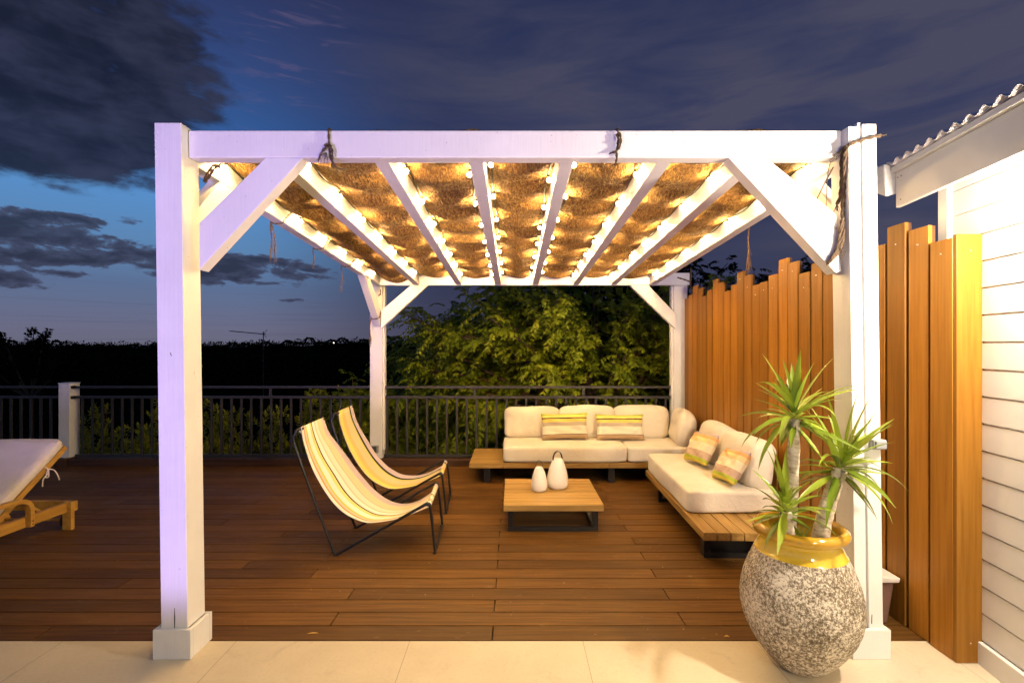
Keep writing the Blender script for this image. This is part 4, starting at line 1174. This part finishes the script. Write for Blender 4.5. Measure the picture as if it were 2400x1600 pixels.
def trunk(name, pts, rr):
    P = catmull(pts, 8); n = 16; mb = MB(); rad = []
    for i, p in enumerate(P):
        t = i/(len(P)-1); rad.append((rr[0]*(1-t)+rr[1]*t)*(1+.05*math.sin(i*2.1)+.03*math.sin(i*5.3)))
    mb.tube(P, rad, n); return mb.build(name, M['ytrunk'], yu, smooth=True)
A = Vector((1.384, 2.465, 1.195)); B = Vector((1.592, 2.435, .955)); C_ = Vector((1.270, 2.335, .775))
for nm, pts, rr, c, ax, n, L0, L1 in (
    ('trunk', [(1.341, 2.445, .57), (1.361, 2.45, .78), (1.373, 2.455, .985), A], (.029, .026), A, (.03, 0, 1), 52, .15, .33),
    ('trunk', [(1.474, 2.415, .57), (1.498, 2.42, .70), (1.541, 2.425, .84), B], (.040, .031), B, (.35, -.05, 1), 54, .16, .38),
    ('trunk', [(1.300, 2.345, .57), (1.285, 2.34, .67), C_], (.030, .027), C_, (-.12, -.1, 1), 32, .12, .30)):
    tr = trunk(nm, pts, rr)
    V, F, T = yhead(c, ax, n, L0, L1)
    ob = fast_mesh('leaf_head', V, F, T, M['yucca'], yu, smooth=True)
# small base sprouts and a dark dead sheath
V, F, T = [], [], []
for i in range(7):
    a = random.uniform(0, 6.28); yleaf(V, F, T, (1.30+.02*math.cos(a), 2.34+.02*math.sin(a), .59), (math.cos(a)*.5, math.sin(a)*.5, 1), random.uniform(.12, .2), .022, .4, random.random())
fast_mesh('sprout', V, F, T, M['yucca'], yu, smooth=True)
# fallen leaves
mb = MB(); P = [[(-1.083+.03*(j/6-.5)*2, 2.70+.0055*(i-1)*math.sin(math.pi*j/6)+.006*(j/6), .0045+.003*math.sin(math.pi*j/6)) for j in range(7)] for i in range(3)]
mb.grid(P); tag(mb.build('fallen_leaf', M['leaffallen'], None, smooth=True, solid=.001), 'small yellow leaf lying on the deck edge right of the left post', 'leaf')
mb = MB(); P = [[(1.138+.014*(j/6-.5)*2, 2.668+.006*(i-1)*math.sin(math.pi*j/6), .006+.006*math.sin(math.pi*j/6)) for j in range(7)] for i in range(3)]
mb.grid(P); tag(mb.build('fallen_leaf', M['leaffallen'], None, smooth=True, solid=.001), 'tiny yellow leaf at the deck edge left of the pot', 'leaf')

# ================================================================== VEGETATION
def rnd_unit(n):
    v = rng.normal(size=(n, 3)); return v/np.linalg.norm(v, axis=1)[:, None]
def leaf_quads(base, d, nrm, L, W_):
    """folded diamond leaf from arrays (n,3): returns V,F (2 quads each -> 6 verts)"""
    side = np.cross(d, nrm); side /= np.linalg.norm(side, axis=1)[:, None]+1e-9
    up = np.cross(side, d)
    n = len(base); L = L[:, None]; W_ = W_[:, None]
    p0 = base; p1 = base+d*L*.38+side*W_*.5-up*W_*.10; p2 = base+d*L*.92-up*L*.13; p3 = base+d*L*.38-side*W_*.5-up*W_*.10
    pm = base+d*L*.45+up*W_*.10
    V = np.stack([p0, p1, p2, p3, pm], 1).reshape(-1, 3)
    k = np.arange(n)[:, None]*5
    F = np.concatenate([k+np.array([[0, 1, 2, 4]]), k+np.array([[0, 4, 2, 3]])], 0)
    return V, F
def sprays(pos, dirs, L, npair=7, leafL=.075, leafW=.032, droop=.5):
    """pinnate sprays: arrays of start points and directions"""
    n = len(pos); B, D, N, LL, WW, tone = [], [], [], [], [], []
    upv = np.array([0, 0, 1.])
    tn = rng.random(n)
    for q in range(npair):
        t = (q+.6)/npair
        p = pos+dirs*(L*t)[:, None]+np.array([0, 0, -1.])*(droop*L*t*t)[:, None]
        dd = dirs+np.array([0, 0, -1.])*(2*droop*t)*1.0; dd /= np.linalg.norm(dd, axis=1)[:, None]
        sd = np.cross(dd, upv); sd /= np.linalg.norm(sd, axis=1)[:, None]+1e-9
        for s_ in (-1, 1):
            ld = dd*.55+sd*s_*.8+rng.normal(size=(n, 3))*.16+np.array([0, 0, -.42]); ld /= np.linalg.norm(ld, axis=1)[:, None]
            nn = np.cross(sd, dd)+rng.normal(size=(n, 3))*.3; nn /= np.linalg.norm(nn, axis=1)[:, None]
            B.append(p); D.append(ld); N.append(nn); LL.append(leafL*(.75+.5*rng.random(n))*(1-.25*abs(t-.5))); WW.append(leafW*(.8+.4*rng.random(n))); tone.append(np.clip(tn+.25*(rng.random(n)-.5), 0, 1))
    return leaf_quads(*map(np.concatenate, (B, D, N, LL, WW))), np.concatenate(tone)
def tree(name, label, base, center, rad, nb, nspray, front=True, leafL=.075, mat='leaf', L=(.28, .5), trunk_r=.14, cat='tree', group=None, npair=7, inner=0):
    t = thing(name, label, cat, base, group)
    base = Vector(base); center = np.array(center, float); rad = np.array(rad, float)
    mb = MB(); fork = Vector((base.x*.6+center[0]*.4, base.y*.6+center[1]*.4, center[2]-rad[2]*.35))
    mb.tube(catmull([base, base.lerp(fork, .5)+Vector((.08,.05,0)), fork], 4), [trunk_r*(1-.03*i) for i in range(9)], 10)
    tips = []; pos, dr = [], []
    for b in range(nb):
        while True:
            v = rnd_unit(1)[0]
            if front and v[1] > .35: continue
            if v[2] < -.75: continue
            break
        k = .72+.33*rng.random()
        tip = Vector(center+v*rad*k); mid = fork.lerp(tip, .55)+Vector((0, 0, .22*rad[2]*rng.random()))
        P = catmull([fork, mid, tip], 7)
        mb.tube(P, [trunk_r*.42*(1-i/len(P))**1.2+.006 for i in range(len(P))], 5)
        for q in range(nspray):
            f = .40+.60*(q+rng.random())/nspray; x = f*(len(P)-1); i = min(int(x), len(P)-2)
            p = P[i].lerp(P[i+1], x-i); along = (P[i+1]-P[i]).normalized()
            rv = Vector(rnd_unit(1)[0]); d = (along*.8+rv*.8+Vector((0, -.15 if front else 0, .12))).normalized()
            pos.append(np.array(p)+rng.normal(size=3)*.10); dr.append(np.array(d))
    mb.build('trunk', M['bark'], t, smooth=True)
    pos, dr = np.array(pos), np.array(dr); LLs = L[0]+(L[1]-L[0])*rng.random(len(pos))
    (V, F), T = sprays(pos, dr, LLs, npair=npair, leafL=leafL, leafW=leafL*.44)
    if inner:
        v = rnd_unit(inner)*(rng.random(inner)**.4)[:, None]; v[:, 1] = np.abs(v[:, 1])*.8
        p = center+v*rad*.75
        dd = rnd_unit(inner); n_ = rnd_unit(inner)
        V2, F2 = leaf_quads(p, dd, n_, .2+.15*rng.random(inner), .12+.08*rng.random(inner))
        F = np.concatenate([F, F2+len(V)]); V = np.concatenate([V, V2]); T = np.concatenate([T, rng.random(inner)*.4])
    # tone per face (2 faces per leaf)
    nl = len(V)//5; tone = np.zeros(len(F))
    nl1 = len(T) if not inner else len(T)-inner
    a = T[:nl1]; parts = [a, a]
    if inner: parts += [T[nl1:], T[nl1:]]
    tone = np.concatenate(parts)
    fast_mesh('crown', V, F, tone, M[mat], t)
    return t
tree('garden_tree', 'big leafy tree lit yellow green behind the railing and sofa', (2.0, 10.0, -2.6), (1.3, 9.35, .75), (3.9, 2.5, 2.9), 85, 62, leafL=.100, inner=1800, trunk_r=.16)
tree('garden_tree', 'darker tree rising behind the lit tree at its left', (-1.4, 12.5, -2.8), (-1.1, 12.4, .7), (2.4, 1.8, 2.1), 60, 18, leafL=.11, mat='leaf', inner=3500)
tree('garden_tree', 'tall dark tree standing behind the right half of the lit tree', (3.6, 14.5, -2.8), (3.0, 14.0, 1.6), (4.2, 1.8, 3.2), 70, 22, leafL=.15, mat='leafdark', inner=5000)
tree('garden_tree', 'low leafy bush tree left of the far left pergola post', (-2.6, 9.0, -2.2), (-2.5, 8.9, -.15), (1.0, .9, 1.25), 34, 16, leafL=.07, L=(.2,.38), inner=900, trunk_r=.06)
# dark trees beyond the fence
for i, (x, y, z, rx, rz, lab) in enumerate(((5.4, 11.5, 2.0, 1.5, 1.55, 'dark round tree crown over the fence behind the rope tail'), (3.6, 9.8, .9, .8, 1.95, 'dark tree over the fence next to the far right post'), (7.6, 12.4, 2.4, 1.1, 1.75, 'dark tree crown over the fence nearest the front right post'), (4.6, 13.5, 1.6, 2.0, 1.8, 'low dark tree mass behind the other trees over the fence'))):
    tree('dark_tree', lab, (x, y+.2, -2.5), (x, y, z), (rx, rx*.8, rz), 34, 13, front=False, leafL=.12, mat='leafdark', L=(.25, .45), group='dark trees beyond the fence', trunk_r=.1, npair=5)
# shrubs behind the long railing
def shrub(label, c, rad, n, leafL=.085, seedpts=None):
    t = thing('shrub', label, 'shrub', (c[0], c[1], terr(0, c[1])), 'garden shrubs behind the railing')
    c = np.array(c, float); rad = np.array(rad, float)
    v = rnd_unit(n); v[:, 2] = np.abs(v[:, 2])*1.0-.15*rng.random(n); v[:, 1] = -np.abs(v[:, 1])+.4*rng.random(n)
    k = .6+.45*rng.random(n)**.7
    # lobes
    lob = 1+.22*np.sin(v[:, 0]*6+c[0]*3)*np.cos(v[:, 2]*5+c[0])
    p = c+v*rad*(k*lob)[:, None]
    B, D, N, L_, W_, T = [], [], [], [], [], []
    tn = rng.random(n)
    axis = v*.5+np.array([0, -.2, .9])+rng.normal(size=(n, 3))*.3; axis /= np.linalg.norm(axis, axis=1)[:, None]
    for q in range(11):
        ph = q*2.4+rng.random(n); a = axis
        u = np.cross(a, np.array([1., .2, 0])); u /= np.linalg.norm(u, axis=1)[:, None]; w2 = np.cross(a, u)
        tilt = (.35+.09*q)
        d = a*math.cos(tilt)+(u*np.cos(ph)[:, None]+w2*np.sin(ph)[:, None])*math.sin(tilt)
        B.append(p-a*(.012*q)); D.append(d); N.append(a+.2*rng.normal(size=(n, 3))); L_.append(leafL*(.7+.5*rng.random(n))); W_.append(leafL*.42*(.8+.4*rng.random(n))); T.append(np.clip(tn+.3*(rng.random(n)-.5), 0, 1))
    V, F = leaf_quads(*map(np.concatenate, (B, D, N, L_, W_))); T = np.concatenate(T)
    fast_mesh('foliage', V, F, np.concatenate([T, T]), M['shrub'], t)
    mb = MB(); b0 = Vector((c[0], c[1], terr(0, c[1])))
    for q in range(22):
        e = Vector(p[int(rng.integers(n))]); mb.tube([b0+Vector((rng.normal()*.08, rng.normal()*.08, 0)), b0.lerp(e, .6)+Vector((0, 0, .1)), e], [.018, .01, .004], 5)
    mb.build('stem', M['bark'], t, smooth=True)
for a in (('round leafy shrub behind the railing left of the short white post', (-6.9, 8.3, -.75), (.85, .6, 1.25), 260),
          ('leafy shrub right of the short white post behind the railing', (-5.7, 8.1, -.75), (.62, .55, 1.35), 230),
          ('tall leafy shrub just left of the front left pergola post', (-4.75, 8.0, -.70), (.75, .6, 1.55), 330),
          ('dark leafy shrub just right of the front left pergola post', (-3.9, 8.0, -.85), (.8, .6, 1.35), 300),
          ('tallest shrub standing above the railing near the sling chairs', (-2.95, 7.9, -.60), (.62, .55, 1.62), 300),
          ('low leafy shrub behind the railing behind the sling chairs', (-2.2, 7.7, -.95), (.6, .5, 1.2), 200)):
    shrub(*a)
# slender tree at the left horizon
t = thing('distant_tree', 'feathery dark tree silhouette above the horizon at far left', 'tree', (-25.0, 26, -4.0))
mb = MB(); pos, dr = [], []
for k in range(26):
    a = R(-80+160*rng.random()); L_ = 1.9+1.2*rng.random()*math.cos(a)
    e = Vector((-25.0+math.sin(a)*L_*1.1, 26+rng.normal()*.4, .35+math.cos(a)*L_*.85)); s_ = Vector((-25.0, 26, -1.2))
    P = catmull([s_, s_.lerp(e, .5)+Vector((0,0,-.2)), e], 6); mb.tube(P, [.05*(1-i/len(P))+.012 for i in range(len(P))], 5)
    for q in range(26):
        x = (.35+.65*rng.random())*(len(P)-1); i = min(int(x), len(P)-2); p = P[i].lerp(P[i+1], x-i)
        pos.append(np.array(p)+rng.normal(size=3)*.06); dr.append(np.array(((P[i+1]-P[i]).normalized()+Vector(rnd_unit(1)[0])*.7).normalized()))
mb.tube([(-25, 26, -4), (-25, 26, -1.1)], .09, 6); mb.build('trunk', M['bark'], t)
(V, F), T = sprays(np.array(pos), np.array(dr), np.full(len(pos), .3), npair=5, leafL=.22, leafW=.09, droop=.1)
fast_mesh('crown', V, F, np.concatenate([T, T]), M['leafdark'], t)
# far woodland canopy: leaf clumps spread over the hillside
n = 90000
tt = rng.uniform(-1.25, 1.25, n); yy = np.where(rng.random(n) < .45, 255+rng.random(n)*170, 38+rng.random(n)**1.6*230)
xx = tt*yy
zz = np.array([canopy(a, b) for a, b in zip(xx, yy)])
lump = np.zeros(n)
cell = np.clip(yy*.022, 2.0, 7.)
gx, gy = np.floor(xx/cell), np.floor(yy/cell)
hsh = np.abs(np.sin(gx*12.9898+gy*78.233)*43758.5453) % 1
fx, fy = xx/cell-gx-.5, yy/cell-gy-.5
dome = np.sqrt(np.clip(1-(fx**2+fy**2)*3.2, 0, 1))
zz = zz+dome*cell*(.10+.62*hsh**2)+rng.random(n)*.35-1.1
base = np.stack([xx, yy, zz], 1)
sc = np.clip(yy*.0045, .3, 1.5)
V, F = leaf_quads(base, rnd_unit(n)*np.array([1, .5, .7])+np.array([0, 0, .2]), rnd_unit(n), sc*(.5+.8*rng.random(n)), sc*(.4+.6*rng.random(n)))
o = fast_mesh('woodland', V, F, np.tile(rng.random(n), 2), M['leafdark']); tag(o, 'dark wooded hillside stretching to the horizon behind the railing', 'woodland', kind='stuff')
# aerial and far lamp
t = thing('tv_antenna', 'thin television aerial on a mast standing against the dusk sky', 'antenna', (-12.5, 25, -5))
mb = MB(); mb.tube([(-12.48, 25, -5), (-12.48, 25, 2.28)], .022, 6); mb.build('mast', M['black'], t)
mb = MB(); mb.tube([(-14.15, 25, 2.30), (-12.35, 25, 2.14)], .016, 6)
for i in range(12):
    x = -14.1+i*.145; z = 2.30-.089*(x+14.15); mb.tube([(x, 24.75, z+.02), (x, 25.25, z+.02)], .006, 4)
mb.tube([(-12.48, 25, 2.15), (-12.28, 25, 2.38)], .012, 5); mb.tube([(-12.48, 25, 2.15), (-12.32, 25, 1.98)], .012, 5); mb.build('boom', M['black'], t)
mb = MB(); mb.lathe([(.02, -.25), (.22, -.12), (.25, 0), (.2, .14), (.02, .25)], (0,0,0), 10, capt=True)
mb.v = [(p[0]-104, p[1]+290, p[2]+3.5) for p in mb.v]
tag(mb.build('distant_lamp', M['farlight'], None, smooth=True), 'single bright lamp far away on the dark ridge', 'lamp')
